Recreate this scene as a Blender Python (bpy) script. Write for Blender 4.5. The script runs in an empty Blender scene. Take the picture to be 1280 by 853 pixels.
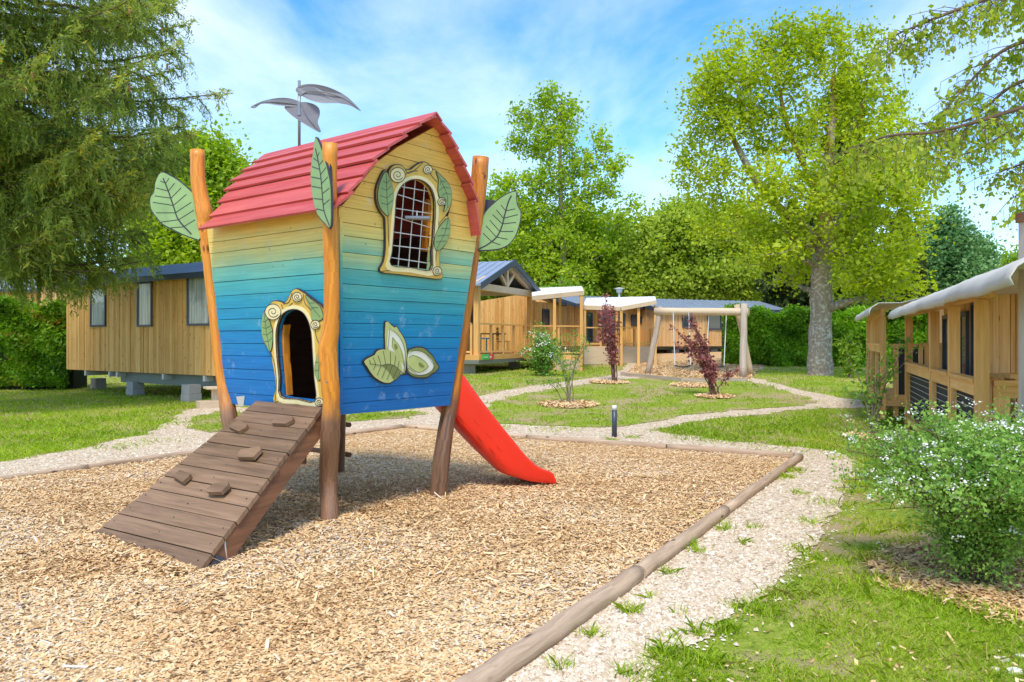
import bpy, bmesh, math, random
import numpy as np
from mathutils import Vector, Matrix
from mathutils.geometry import delaunay_2d_cdt
R = math.radians
rng = np.random.default_rng(7)
random.seed(7)
S = bpy.context.scene
C = S.collection
F = 980.0; CX = 640.0; CY = 425.0; H = 1.7      # focal length and horizon measured in the photo; eye height

# ---------------------------------------------------------------- camera, world, sun, exposure
cam = bpy.data.objects.new('camera', bpy.data.cameras.new('camera')); C.objects.link(cam)
cam.location = (0, 0, H); cam.rotation_euler = (R(90.0), 0, 0)
cam.data.sensor_width = 36; cam.data.lens = 36 * F / 1280; cam.data.clip_end = 5000; cam.data.clip_start = .05
cam.data.shift_y = -1.5 / 1280
S.camera = cam
SUN_EL, SUN_AZ = 58, 190        # azimuth clockwise from +Y: high, behind the camera
w = bpy.data.worlds.new('World'); S.world = w; w.use_nodes = True
nt = w.node_tree; nt.nodes.clear()
N = nt.nodes.new; L = nt.links.new
sky = N('ShaderNodeTexSky'); sky.sky_type = 'NISHITA'; sky.sun_disc = False
sky.sun_elevation = R(SUN_EL); sky.sun_rotation = R(SUN_AZ); sky.air_density = 1.0; sky.dust_density = .6; sky.ozone_density = 2.0
tc = N('ShaderNodeTexCoord'); sep = N('ShaderNodeSeparateXYZ'); L(tc.outputs['Generated'], sep.inputs[0])
add = N('ShaderNodeMath'); add.operation = 'ADD'; add.inputs[1].default_value = .22; L(sep.outputs[2], add.inputs[0])
dv = N('ShaderNodeVectorMath'); dv.operation = 'DIVIDE'; L(tc.outputs['Generated'], dv.inputs[0])
cmb = N('ShaderNodeCombineXYZ'); 
for i in range(3): L(add.outputs[0], cmb.inputs[i])
L(cmb.outputs[0], dv.inputs[1])
mp = N('ShaderNodeMapping'); mp.inputs['Scale'].default_value = (1.2, .75, .3); mp.inputs['Rotation'].default_value = (0, 0, R(35)); mp.inputs['Location'].default_value = (.6, 2.1, 0)
L(dv.outputs[0], mp.inputs[0])
n1 = N('ShaderNodeTexNoise'); n1.inputs['Scale'].default_value = 1.15; n1.inputs['Detail'].default_value = 8; n1.inputs['Roughness'].default_value = .58; n1.inputs['Distortion'].default_value = .5
L(mp.outputs[0], n1.inputs['Vector'])
cr = N('ShaderNodeValToRGB'); cr.color_ramp.elements[0].position = .38; cr.color_ramp.elements[1].position = .80
cr.color_ramp.elements[0].color = (.04, .04, .04, 1); cr.color_ramp.elements[1].color = (.8, .8, .8, 1)
L(n1.outputs[0], cr.inputs[0])
hsv = N('ShaderNodeHueSaturation'); hsv.inputs['Saturation'].default_value = 1.42; hsv.inputs['Value'].default_value = 1.0
L(sky.outputs[0], hsv.inputs['Color'])
mx = N('ShaderNodeMix'); mx.data_type = 'RGBA'; L(cr.outputs[0], mx.inputs['Factor']); L(hsv.outputs[0], mx.inputs['A']); mx.inputs['B'].default_value = (4.6, 5.0, 5.4, 1)
bg = N('ShaderNodeBackground'); bg.inputs[1].default_value = .15; L(mx.outputs['Result'], bg.inputs[0])
out = N('ShaderNodeOutputWorld'); L(bg.outputs[0], out.inputs[0])
sun = bpy.data.objects.new('sun', bpy.data.lights.new('sun', 'SUN')); C.objects.link(sun)
sun.data.energy = 1.8; sun.data.angle = R(12); sun.data.color = (1, .93, .80)
az, el = R(SUN_AZ), R(SUN_EL)
sd = Vector((math.sin(az) * math.cos(el), math.cos(az) * math.cos(el), math.sin(el)))
sun.rotation_euler = sd.to_track_quat('Z', 'Y').to_euler(); sun.location = (-10, -10, 30)
S.view_settings.view_transform = 'Standard'; S.view_settings.look = 'None'; S.view_settings.exposure = 1.02; S.view_settings.gamma = 1
S.view_settings.use_curve_mapping = False
S.render.engine = 'CYCLES'
S.cycles.max_bounces = 6; S.cycles.transparent_max_bounces = 6; S.cycles.diffuse_bounces = 3; S.cycles.transmission_bounces = 4; S.cycles.glossy_bounces = 2

# ---------------------------------------------------------------- placement helpers
def sst(t): t = np.clip(t, 0, 1); return t * t * (3 - 2 * t)
def hgt(x, y):
    return (.55 * sst((y - 12) / 15.0) + .6 * sst((y - 29) / 12.0)) * sst((x + 10) / 9.0) + 9.0 * sst((y - 62) / 90.0) * sst((-x - 22) / 40.0)
def G(px, py, dz=0):
    """the point of the terrain seen at a pixel of the 1280x853 photo"""
    Z = F * H / (py - CY)
    for _ in range(30):
        X = (px - CX) / F * Z; Z = F * (H - hgt(X, Z)) / (py - CY)
    X = (px - CX) / F * Z
    return Vector((X, Z, float(hgt(X, Z)) + dz))
def P(px, py, Z): return Vector(((px - CX) / F * Z, Z, H - (py - CY) / F * Z))
def ground(x, y): return Vector((x, y, float(hgt(x, y))))
class Plane:
    def __init__(s, o, n): s.o = Vector(o); s.n = Vector(n).normalized()
    def hit(s, px, py, off=0):
        d = Vector(((px - CX) / F, 1, -(py - CY) / F)); c = Vector((0, 0, H))
        t = (s.o - c).dot(s.n) / d.dot(s.n)
        return c + d * t + s.n * off

# ---------------------------------------------------------------- object helpers
def tag(o, label=None, cat=None, group=None, kind=None):
    if label: o['label'] = label
    if cat: o['category'] = cat
    if group: o['group'] = group
    if kind: o['kind'] = kind
    return o
def empty(name, loc, label, cat, group=None):
    o = bpy.data.objects.new(name, None); C.objects.link(o); o.location = loc; o.empty_display_size = .2
    return tag(o, label, cat, group)
def link(name, me, mat, parent=None):
    o = bpy.data.objects.new(name, me); C.objects.link(o)
    if mat: me.materials.append(mat)
    if parent:
        o.parent = parent
        p = parent; off = Vector()
        while p: off += p.location; p = p.parent
        o.location = -off
    return o
def copytree(o, loc, parent=None):
    c = o.copy(); C.objects.link(c)
    if parent: c.parent = parent
    else: c.location = loc
    for ch in list(o.children): copytree(ch, None, c)
    return c
class MB:
    def __init__(s): s.v = []; s.f = []; s.t = []; s.uv = []
    def face(s, idx, uv, t): s.f.append(idx); s.uv += uv; s.t.append(t)
    def hexa(s, q, t=None):
        """q: 8 corners, 0-3 bottom ring, 4-7 top ring; uv follows the edge 0-1"""
        t = random.random() if t is None else t
        b = len(s.v); s.v += [Vector(p) for p in q]; ou, ov = random.random() * 40, random.random() * 40
        ax = (Vector(q[1]) - Vector(q[0]))
        l = [(Vector(q[1]) - Vector(q[0])).length, (Vector(q[3]) - Vector(q[0])).length, (Vector(q[4]) - Vector(q[0])).length]
        X = l.index(max(l))
        co = [(0,0,0),(1,0,0),(1,1,0),(0,1,0),(0,0,1),(1,0,1),(1,1,1),(0,1,1)]
        for fc in ((0,3,2,1),(4,5,6,7),(0,1,5,4),(1,2,6,5),(2,3,7,6),(3,0,4,7)):
            uv = []
            for i in fc:
                c = [co[i][k] * l[k] for k in range(3)]
                oth = [c[k] for k in range(3) if k != X]
                uv.append((c[X] + ou, oth[0] + oth[1] * .93 + ov))
            s.face(tuple(b + i for i in fc), uv, t)
    def box(s, lo, hi, t=None):
        x0,y0,z0 = lo; x1,y1,z1 = hi
        s.hexa([(x0,y0,z0),(x1,y0,z0),(x1,y1,z0),(x0,y1,z0),(x0,y0,z1),(x1,y0,z1),(x1,y1,z1),(x0,y1,z1)], t)
    def beam(s, p, q, w, h, up=(0,0,1), t=None):
        p = Vector(p); q = Vector(q); d = (q - p).normalized(); u = Vector(up)
        a = d.cross(u)
        if a.length < 1e-3: a = d.cross(Vector((0,1,0)))
        a = a.normalized() * w / 2; b = a.cross(d).normalized() * h / 2
        s.hexa([p-a-b, q-a-b, q+a-b, p+a-b, p-a+b, q-a+b, q+a+b, p+a+b], t)
    def tube(s, pts, rad, n=10, t=None, wob=0, cap=True):
        t = random.random() if t is None else t
        pts = [Vector(p) for p in pts]
        if not hasattr(rad, '__len__'): rad = [rad] * len(pts)
        b = len(s.v); acc = 0; L_ = [0]
        for i in range(1, len(pts)): acc += (pts[i]-pts[i-1]).length; L_.append(acc)
        ref = None; ou = random.random() * 30
        for i, p in enumerate(pts):
            d = (pts[min(i+1, len(pts)-1)] - pts[max(i-1, 0)]).normalized()
            if ref is None: ref = d.orthogonal().normalized()
            ref = (ref - d * ref.dot(d)).normalized(); c = d.cross(ref)
            for k in range(n):
                a = 2 * math.pi * k / n; rr = rad[i] * (1 + wob * (random.random() - .5) * 2)
                s.v.append(p + (ref * math.cos(a) + c * math.sin(a)) * rr)
        for i in range(len(pts)-1):
            for k in range(n):
                k2 = (k+1) % n
                u0, u1 = L_[i]+ou, L_[i+1]+ou; v0, v1 = k/n*2*math.pi*rad[i], (k+1)/n*2*math.pi*rad[i]
                s.face((b+i*n+k, b+i*n+k2, b+(i+1)*n+k2, b+(i+1)*n+k), [(u0,v0),(u0,v1),(u1,v1),(u1,v0)], t)
        if cap:
            s.face(tuple(b+k for k in range(n))[::-1], [(ou+.01*math.cos(k), .1*math.sin(k)) for k in range(n)], t)
            e = b+(len(pts)-1)*n
            s.face(tuple(e+k for k in range(n)), [(ou+.01*math.cos(k), .1*math.sin(k)) for k in range(n)], t)
    def prism(s, poly, vec, t=None):
        t = random.random() if t is None else t
        poly = [Vector(p) for p in poly]; vec = Vector(vec); n = len(poly); b = len(s.v)
        nn = Vector()
        for i in range(n): nn += poly[i].cross(poly[(i+1) % n])
        if nn.dot(vec) > 0: poly = poly[::-1]
        s.v += poly + [p + vec for p in poly]
        e = (poly[1]-poly[0]); a = Vector((e.x, e.y, 0)); a = a.normalized() if a.length > 1e-4 else Vector((1,0,0))
        pu = [(p.dot(a), p.z) for p in poly]
        s.face(tuple(range(b, b+n)), pu, t)
        s.face(tuple(range(b+2*n-1, b+n-1, -1)), pu[::-1], t)
        for i in range(n):
            j = (i+1) % n
            s.face((b+i, b+n+i, b+n+j, b+j), [pu[i], (pu[i][0]+.02, pu[i][1]), (pu[j][0]+.02, pu[j][1]), pu[j]], t)
    def build(s, name, mat, parent=None, smooth=False):
        me = bpy.data.meshes.new(name); me.from_pydata(s.v, [], s.f)
        uv = me.uv_layers.new(name='UVMap'); uv.data.foreach_set('uv', np.array(s.uv, dtype=np.float32).ravel())
        a = me.attributes.new('tint', 'FLOAT', 'FACE'); a.data.foreach_set('value', np.array(s.t, dtype=np.float32))
        if smooth: me.polygons.foreach_set('use_smooth', [len(f) == 4 for f in s.f])
        me.update()
        return link(name, me, mat, parent)
def mesh_np(name, V, Fc, tint, mat, parent=None):
    """V (n,3), Fc (m,k): one mesh from numpy arrays, tint per face"""
    me = bpy.data.meshes.new(name); k = Fc.shape[1]; m = len(Fc)
    me.vertices.add(len(V)); me.vertices.foreach_set('co', V.astype(np.float32).ravel())
    me.loops.add(m*k); me.loops.foreach_set('vertex_index', Fc.astype(np.int32).ravel())
    me.polygons.add(m); me.polygons.foreach_set('loop_start', np.arange(0, m*k, k, dtype=np.int32)); me.polygons.foreach_set('loop_total', np.full(m, k, dtype=np.int32))
    me.update(calc_edges=True)
    a = me.attributes.new('tint', 'FLOAT', 'FACE'); a.data.foreach_set('value', tint.astype(np.float32))
    return link(name, me, mat, parent)
def unit(a): return a / (np.linalg.norm(a, axis=-1, keepdims=True) + 1e-9)
def leaves(cen, size, aspect=.62, flat=.0, axis=None, axis_w=0.):
    """diamond leaves at the points: returns V, F"""
    n = len(cen); a = unit(rng.normal(size=(n,3)))
    if axis is not None: a = unit(a*(1-axis_w) + axis*axis_w)
    b = rng.normal(size=(n,3)); b[:,2] *= (1-flat); a2 = a.copy(); a2[:,2] *= (1-flat); a2 = unit(a2)
    b = unit(b - a2*np.sum(a2*b, axis=1, keepdims=True))
    s = np.asarray(size).reshape(-1,1)*np.ones((n,1))
    fold = unit(np.cross(a2, b))*s*.12
    V = np.stack([cen-a2*s*.5, cen+b*s*aspect*.5-a2*s*.1+fold, cen+a2*s*.5, cen-b*s*aspect*.5-a2*s*.1+fold], axis=1).reshape(-1,3)
    return V, np.arange(n*4).reshape(n,4)

# ---------------------------------------------------------------- materials
def mat(name):
    m = bpy.data.materials.new(name); m.use_nodes = True
    t = m.node_tree; b = t.nodes['Principled BSDF']
    return m, t, b
def plain(name, col, rough=.6, metal=0, spec=.5, noise=.0, nscale=8, bump=0):
    m, t, b = mat(name)
    b.inputs['Base Color'].default_value = (*col, 1); b.inputs['Roughness'].default_value = rough; b.inputs['Metallic'].default_value = metal
    b.inputs['Specular IOR Level'].default_value = spec
    if noise:
        tc = t.nodes.new('ShaderNodeTexCoord'); n = t.nodes.new('ShaderNodeTexNoise'); n.inputs['Scale'].default_value = nscale; n.inputs['Detail'].default_value = 6
        t.links.new(tc.outputs['Object'], n.inputs['Vector'])
        mx = t.nodes.new('ShaderNodeMix'); mx.data_type = 'RGBA'; t.links.new(n.outputs[0], mx.inputs['Factor'])
        mx.inputs['A'].default_value = (*[c*(1-noise) for c in col], 1); mx.inputs['B'].default_value = (*[min(1, c*(1+noise)) for c in col], 1)
        t.links.new(mx.outputs['Result'], b.inputs['Base Color'])
        if bump:
            bp = t.nodes.new('ShaderNodeBump'); bp.inputs['Strength'].default_value = bump; bp.inputs['Distance'].default_value = .01
            t.links.new(n.outputs[0], bp.inputs['Height']); t.links.new(bp.outputs[0], b.inputs['Normal'])
    return m
def ramp(t, fac, stops):
    r = t.nodes.new('ShaderNodeValToRGB'); e = r.color_ramp.elements
    while len(e) < len(stops): e.new(.5)
    for i, (p, c) in enumerate(stops): e[i].position = p; e[i].color = (*c, 1)
    t.links.new(fac, r.inputs[0]); return r
def wood(name, dark, light, rough=.62, knots=True, grain=1.0, zmix=None, tintw=.5, silver=0, bump=.35, spec=.3):
    """grain along u; tint per board; zmix=(z0, z1, dark2, light2): other colours below z0 (weathered foot)"""
    m, t, b = mat(name); nd = t.nodes.new; lk = t.links.new
    uv = nd('ShaderNodeUVMap'); uv.uv_map = 'UVMap'
    mp = nd('ShaderNodeMapping'); mp.inputs['Scale'].default_value = (1.6*grain, 26*grain, 1); lk(uv.outputs[0], mp.inputs[0])
    n = nd('ShaderNodeTexNoise'); n.inputs['Scale'].default_value = 1; n.inputs['Detail'].default_value = 7; n.inputs['Roughness'].default_value = .65; n.inputs['Distortion'].default_value = .6
    lk(mp.outputs[0], n.inputs['Vector'])
    at = nd('ShaderNodeAttribute'); at.attribute_name = 'tint'
    ad = nd('ShaderNodeMath'); ad.operation = 'MULTIPLY_ADD'; lk(at.outputs['Fac'], ad.inputs[0]); ad.inputs[1].default_value = tintw
    m2 = nd('ShaderNodeMath'); m2.operation = 'MULTIPLY_ADD'; lk(n.outputs[0], m2.inputs[0]); m2.inputs[1].default_value = 1.5; m2.inputs[2].default_value = -.25-tintw*.5
    lk(m2.outputs[0], ad.inputs[2])
    mid = tuple((a+c)/2 for a, c in zip(dark, light))
    r = ramp(t, ad.outputs[0], [(.08, dark), (.5, mid), (.92, light)])
    col = r.outputs[0]
    if knots:
        mk = nd('ShaderNodeMapping'); mk.inputs['Scale'].default_value = (3.2, 8, 1); lk(uv.outputs[0], mk.inputs[0])
        v = nd('ShaderNodeTexVoronoi'); v.inputs['Scale'].default_value = 1; lk(mk.outputs[0], v.inputs['Vector'])
        kr = ramp(t, v.outputs['Distance'], [(.06, (1,1,1)), (.17, (0,0,0))])
        kx = nd('ShaderNodeMix'); kx.data_type = 'RGBA'; lk(kr.outputs[0], kx.inputs['Factor']); lk(col, kx.inputs['A']); kx.inputs['B'].default_value = (*[c*.42 for c in dark], 1); col = kx.outputs['Result']
    if zmix:
        z0, z1, d2, l2 = zmix
        r2 = ramp(t, ad.outputs[0], [(.1, d2), (.9, l2)])
        geo = nd('ShaderNodeNewGeometry'); sp = nd('ShaderNodeSeparateXYZ'); lk(geo.outputs['Position'], sp.inputs[0])
        nn = nd('ShaderNodeTexNoise'); nn.inputs['Scale'].default_value = 6; lk(geo.outputs['Position'], nn.inputs['Vector'])
        za = nd('ShaderNodeMath'); za.operation = 'MULTIPLY_ADD'; lk(nn.outputs[0], za.inputs[0]); za.inputs[1].default_value = .35; lk(sp.outputs[2], za.inputs[2])
        mr = nd('ShaderNodeMapRange'); lk(za.outputs[0], mr.inputs[0]); mr.inputs[1].default_value = z0+.17; mr.inputs[2].default_value = z1+.17
        zx = nd('ShaderNodeMix'); zx.data_type = 'RGBA'; lk(mr.outputs[0], zx.inputs['Factor']); lk(r2.outputs[0], zx.inputs['A']); lk(col, zx.inputs['B']); col = zx.outputs['Result']
    lk(col, b.inputs['Base Color']); b.inputs['Roughness'].default_value = rough; b.inputs['Specular IOR Level'].default_value = spec
    bp = nd('ShaderNodeBump'); bp.inputs['Strength'].default_value = bump; bp.inputs['Distance'].default_value = .006; lk(n.outputs[0], bp.inputs['Height']); lk(bp.outputs[0], b.inputs['Normal'])
    return m
def foliage(name, dark, light, trans=.35, patch=0.6, extra=None):
    """leaf material: colour per leaf, a slow patchy change through the crown, light passing through"""
    m, t, b = mat(name); nd = t.nodes.new; lk = t.links.new
    t.nodes.remove(b)
    at = nd('ShaderNodeAttribute'); at.attribute_name = 'tint'
    geo = nd('ShaderNodeNewGeometry'); n = nd('ShaderNodeTexNoise'); n.inputs['Scale'].default_value = patch; n.inputs['Detail'].default_value = 3; lk(geo.outputs['Position'], n.inputs['Vector'])
    a = nd('ShaderNodeMath'); a.operation = 'MULTIPLY_ADD'; lk(n.outputs[0], a.inputs[0]); a.inputs[1].default_value = 1.3; a.inputs[2].default_value = -.65
    a2 = nd('ShaderNodeMath'); a2.operation = 'ADD'; lk(a.outputs[0], a2.inputs[0]); lk(at.outputs['Fac'], a2.inputs[1])
    st = [(.0, dark), (.8, light)]
    if extra: st.append((.97, extra))
    r = ramp(t, a2.outputs[0], st)
    d = nd('ShaderNodeBsdfPrincipled'); d.inputs['Roughness'].default_value = .55; d.inputs['Specular IOR Level'].default_value = .25; lk(r.outputs[0], d.inputs['Base Color'])
    tr = nd('ShaderNodeBsdfTranslucent')
    hs = nd('ShaderNodeHueSaturation'); hs.inputs['Saturation'].default_value = 1.1; hs.inputs['Value'].default_value = 1.35; lk(r.outputs[0], hs.inputs['Color']); lk(hs.outputs[0], tr.inputs['Color'])
    mx = nd('ShaderNodeMixShader'); mx.inputs[0].default_value = trans; lk(d.outputs[0], mx.inputs[1]); lk(tr.outputs[0], mx.inputs[2])
    lk(mx.outputs[0], t.nodes['Material Output'].inputs[0])
    return m
def ground_mat(name, stops, scale, vor=None, bump=.6, bdist=.02, patch=None, patchcol=None):
    m, t, b = mat(name); nd = t.nodes.new; lk = t.links.new
    geo = nd('ShaderNodeNewGeometry')
    if vor:
        v = nd('ShaderNodeTexVoronoi'); v.inputs['Scale'].default_value = vor
        mpp = nd('ShaderNodeMapping'); mpp.inputs['Scale'].default_value = (1, .8, 1); lk(geo.outputs['Position'], mpp.inputs[0]); lk(mpp.outputs[0], v.inputs['Vector'])
        sc = nd('ShaderNodeSeparateColor'); lk(v.outputs['Color'], sc.inputs[0]); fac = sc.outputs[0]; hh = v.outputs['Distance']
    else:
        n = nd('ShaderNodeTexNoise'); n.inputs['Scale'].default_value = scale; n.inputs['Detail'].default_value = 10; n.inputs['Roughness'].default_value = .7; lk(geo.outputs['Position'], n.inputs['Vector']); fac = n.outputs[0]; hh = n.outputs[0]
    r = ramp(t, fac, stops); col = r.outputs[0]
    if patch:
        n2 = nd('ShaderNodeTexNoise'); n2.inputs['Scale'].default_value = patch; n2.inputs['Detail'].default_value = 6; lk(geo.outputs['Position'], n2.inputs['Vector'])
        pr = ramp(t, n2.outputs[0], [(.46, (0,0,0)), (.58, (1,1,1))])
        px_ = nd('ShaderNodeMix'); px_.data_type = 'RGBA'; lk(pr.outputs[0], px_.inputs['Factor']); lk(col, px_.inputs['A']); px_.inputs['B'].default_value = (*patchcol, 1); col = px_.outputs['Result']
    lk(col, b.inputs['Base Color']); b.inputs['Roughness'].default_value = .95; b.inputs['Specular IOR Level'].default_value = .1
    bp = nd('ShaderNodeBump'); bp.inputs['Strength'].default_value = bump; bp.inputs['Distance'].default_value = bdist; lk(hh, bp.inputs['Height']); lk(bp.outputs[0], b.inputs['Normal'])
    return m
def tintmat(name, stops, rough=.85, trans=0):
    m, t, b = mat(name); at = t.nodes.new('ShaderNodeAttribute'); at.attribute_name = 'tint'
    r = ramp(t, at.outputs['Fac'], stops); r.color_ramp.interpolation = 'LINEAR'; t.links.new(r.outputs[0], b.inputs['Base Color'])
    b.inputs['Roughness'].default_value = rough; b.inputs['Specular IOR Level'].default_value = .15
    return m
def painted(name):
    """the playhouse paint: bands of colour brushed on the boards, fading from blue at the foot to ochre at the ridge"""
    m, t, b = mat(name); nd = t.nodes.new; lk = t.links.new
    geo = nd('ShaderNodeNewGeometry'); sp = nd('ShaderNodeSeparateXYZ'); lk(geo.outputs['Position'], sp.inputs[0])
    n = nd('ShaderNodeTexNoise'); n.inputs['Scale'].default_value = 1.6; n.inputs['Detail'].default_value = 5; lk(geo.outputs['Position'], n.inputs['Vector'])
    at = nd('ShaderNodeAttribute'); at.attribute_name = 'tint'
    a = nd('ShaderNodeMath'); a.operation = 'MULTIPLY_ADD'; lk(n.outputs[0], a.inputs[0]); a.inputs[1].default_value = .22; lk(sp.outputs[2], a.inputs[2])
    a3 = nd('ShaderNodeMath'); a3.operation = 'MULTIPLY_ADD'; lk(at.outputs['Fac'], a3.inputs[0]); a3.inputs[1].default_value = .20; lk(a.outputs[0], a3.inputs[2])
    mr = nd('ShaderNodeMapRange'); lk(a3.outputs[0], mr.inputs[0]); mr.inputs[1].default_value = 1.17; mr.inputs[2].default_value = 4.17
    st = [(0, (.006,.15,.45)), (.16, (.006,.18,.49)), (.27, (.008,.24,.49)), (.345, (.02,.30,.44)), (.42, (.07,.40,.40)), (.49, (.22,.50,.34)), (.545, (.62,.62,.22)), (.60, (.84,.58,.14)), (.70, (.88,.52,.10)), (1, (.90,.50,.09))]
    r = ramp(t, mr.outputs[0], st)
    uv = nd('ShaderNodeUVMap'); uv.uv_map = 'UVMap'
    mp = nd('ShaderNodeMapping'); mp.inputs['Scale'].default_value = (2.5, 60, 1); lk(uv.outputs[0], mp.inputs[0])
    g = nd('ShaderNodeTexNoise'); g.inputs['Scale'].default_value = 1; g.inputs['Detail'].default_value = 6; lk(mp.outputs[0], g.inputs['Vector'])
    gr = ramp(t, g.outputs[0], [(.3, (.80,.80,.80)), (.7, (1.08,1.08,1.08))])
    mu = nd('ShaderNodeMix'); mu.data_type = 'RGBA'; mu.blend_type = 'MULTIPLY'; mu.inputs['Factor'].default_value = 1; lk(r.outputs[0], mu.inputs['A']); lk(gr.outputs[0], mu.inputs['B'])
    # pale scuffs and small dark knots
    s = nd('ShaderNodeTexNoise'); s.inputs['Scale'].default_value = 5; s.inputs['Detail'].default_value = 9; s.inputs['Roughness'].default_value = .75; lk(geo.outputs['Position'], s.inputs['Vector'])
    sr = ramp(t, s.outputs[0], [(.58, (0,0,0)), (.76, (.6,.6,.6))])
    m3 = nd('ShaderNodeMix'); m3.data_type = 'RGBA'; lk(sr.outputs[0], m3.inputs['Factor']); lk(mu.outputs['Result'], m3.inputs['A']); m3.inputs['B'].default_value = (.42,.55,.66,1)
    v = nd('ShaderNodeTexVoronoi'); v.inputs['Scale'].default_value = 7; lk(geo.outputs['Position'], v.inputs['Vector'])
    vr = ramp(t, v.outputs['Distance'], [(.05, (1,1,1)), (.09, (0,0,0))])
    vm = nd('ShaderNodeMath'); vm.operation = 'MULTIPLY'; lk(vr.outputs[0], vm.inputs[0]); vm.inputs[1].default_value = .55
    m4 = nd('ShaderNodeMix'); m4.data_type = 'RGBA'; lk(vm.outputs[0], m4.inputs['Factor']); lk(m3.outputs['Result'], m4.inputs['A']); m4.inputs['B'].default_value = (.10,.09,.06,1)
    lk(m4.outputs['Result'], b.inputs['Base Color']); b.inputs['Roughness'].default_value = .5; b.inputs['Specular IOR Level'].default_value = .35
    bp = nd('ShaderNodeBump'); bp.inputs['Strength'].default_value = .3; bp.inputs['Distance'].default_value = .004; lk(g.outputs[0], bp.inputs['Height']); lk(bp.outputs[0], b.inputs['Normal'])
    return m
M = {}
M['larch'] = wood('larch cladding', (.58,.26,.055), (.92,.56,.20))
M['larchpale'] = wood('pale larch cladding', (.50,.26,.09), (.80,.52,.25))
M['beam'] = wood('sawn larch beam', (.60,.29,.07), (.88,.54,.20), knots=False)
M['beampale'] = wood('weathered beam', (.45,.32,.2), (.70,.55,.38), knots=False)
M['orange'] = wood('varnished orange robinia', (.30,.065,.006), (.86,.34,.035), rough=.42, knots=True, grain=1.15, zmix=(.9, 1.2, (.07,.035,.02), (.34,.18,.10)), spec=.45, bump=.9)
M['ramp'] = wood('brown weathered deck board', (.105,.06,.03), (.33,.20,.115), rough=.5, knots=False, grain=.7, bump=.5, tintw=.35)
M['rampside'] = wood('red brown stringer', (.07,.03,.018), (.27,.12,.055), knots=False, grain=.6)
M['log'] = wood('grey brown edging log', (.28,.185,.12), (.66,.49,.34), rough=.85, knots=True, grain=.8, tintw=.25, bump=.8, spec=.1)
M['silver'] = wood('silvered pole wood', (.34,.26,.19), (.62,.53,.44), rough=.8, knots=False, grain=.7, spec=.1)
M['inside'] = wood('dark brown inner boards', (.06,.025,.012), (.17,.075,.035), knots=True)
M['roofred'] = wood('red painted roof board', (.42,.045,.042), (.66,.135,.115), rough=.45, knots=False, grain=.8, bump=.3, tintw=.5, spec=.5)
M['paint'] = painted('graded house paint')
M['ochre'] = plain('ochre carved frame paint', (.66,.42,.07), .45, noise=.3, nscale=9)
M['cream'] = plain('cream painted frame', (.80,.68,.36), .45, noise=.15, nscale=12)
M['ink'] = plain('dark painted outline', (.035,.028,.04), .5)
M['leafpaint'] = plain('sage green painted leaf', (.24,.36,.13), .42, noise=.35, nscale=5)
M['leafpale'] = plain('pale lime painted leaf', (.50,.55,.20), .42, noise=.22, nscale=6)
M['leafwhite'] = plain('creamy white painted leaf', (.80,.80,.66), .45, noise=.08)
M['olive'] = plain('olive painted leaf', (.20,.24,.07), .45, noise=.2)
M['red'] = plain('red slide plastic', (.82,.03,.012), .33, spec=.5, noise=.12, nscale=2.2)
M['steel'] = plain('brushed grey steel', (.26,.27,.29), .4, .6, noise=.15)
M['grille'] = plain('pale galvanised wire', (.62,.60,.56), .4, .3)
M['mesh grey'] = plain('grey wind leaf mesh', (.20,.20,.23), .6)
M['anthracite'] = plain('anthracite frame', (.045,.06,.085), .4, noise=.1)
M['roofmetal'] = plain('grey blue sheet roof', (.33,.38,.46), .35, .35, noise=.15, nscale=2)
M['roofmetaldark'] = plain('slate blue sheet roof', (.20,.25,.34), .35, .35, noise=.15, nscale=2)
M['canvas'] = plain('off white canvas', (.54,.51,.45), .8, noise=.12, nscale=1.8, bump=.5)
M['panelwhite'] = plain('white awning panel', (.80,.79,.76), .6, noise=.05)
M['glass'] = plain('dark window glass', (.05,.065,.075), .06, spec=.9)
def curtain():
    m, t, b = mat('net curtain behind glass'); uv = t.nodes.new('ShaderNodeTexCoord'); mp = t.nodes.new('ShaderNodeMapping'); mp.inputs['Scale'].default_value = (9, 9, .35)
    n = t.nodes.new('ShaderNodeTexNoise'); n.inputs['Scale'].default_value = 2; n.inputs['Detail'].default_value = 3
    t.links.new(uv.outputs['Object'], mp.inputs[0]); t.links.new(mp.outputs[0], n.inputs['Vector'])
    r = ramp(t, n.outputs[0], [(.3, (.16,.18,.18)), (.5, (.36,.38,.37)), (.68, (.58,.58,.55))]); t.links.new(r.outputs[0], b.inputs['Base Color']); b.inputs['Roughness'].default_value = .6
    b.inputs['Coat Weight'].default_value = 1; b.inputs['Coat Roughness'].default_value = .03; return m
M['curtain'] = curtain()
M['concrete'] = plain('grey concrete block', (.36,.35,.33), .9, noise=.2, nscale=14, bump=.4)
M['steelgreen'] = plain('green grey chassis beam', (.17,.20,.18), .5, noise=.15)
M['tyre'] = plain('black rubber', (.02,.02,.022), .8)
M['blackmesh'] = plain('black fabric panel', (.022,.022,.026), .8)
M['cyan'] = plain('turquoise painted wood', (.02,.34,.52), .5)
M['yellow'] = plain('yellow plastic', (.85,.42,.02), .4)
M['white'] = plain('white enamel', (.75,.76,.76), .4)
M['blueteapot'] = plain('blue teapot paint', (.03,.07,.18), .35)
M['signgreen'] = plain('green sign', (.05,.55,.09), .5); M['signred'] = plain('red sign', (.70,.06,.07), .5)
M['bark'] = wood('grey bark', (.16,.12,.085), (.40,.35,.28), rough=.95, knots=False, grain=.35, bump=1, spec=.05)
M['barkdark'] = wood('brown bark', (.085,.055,.035), (.22,.15,.10), rough=.95, knots=False, grain=.4, bump=1, spec=.05)
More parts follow.
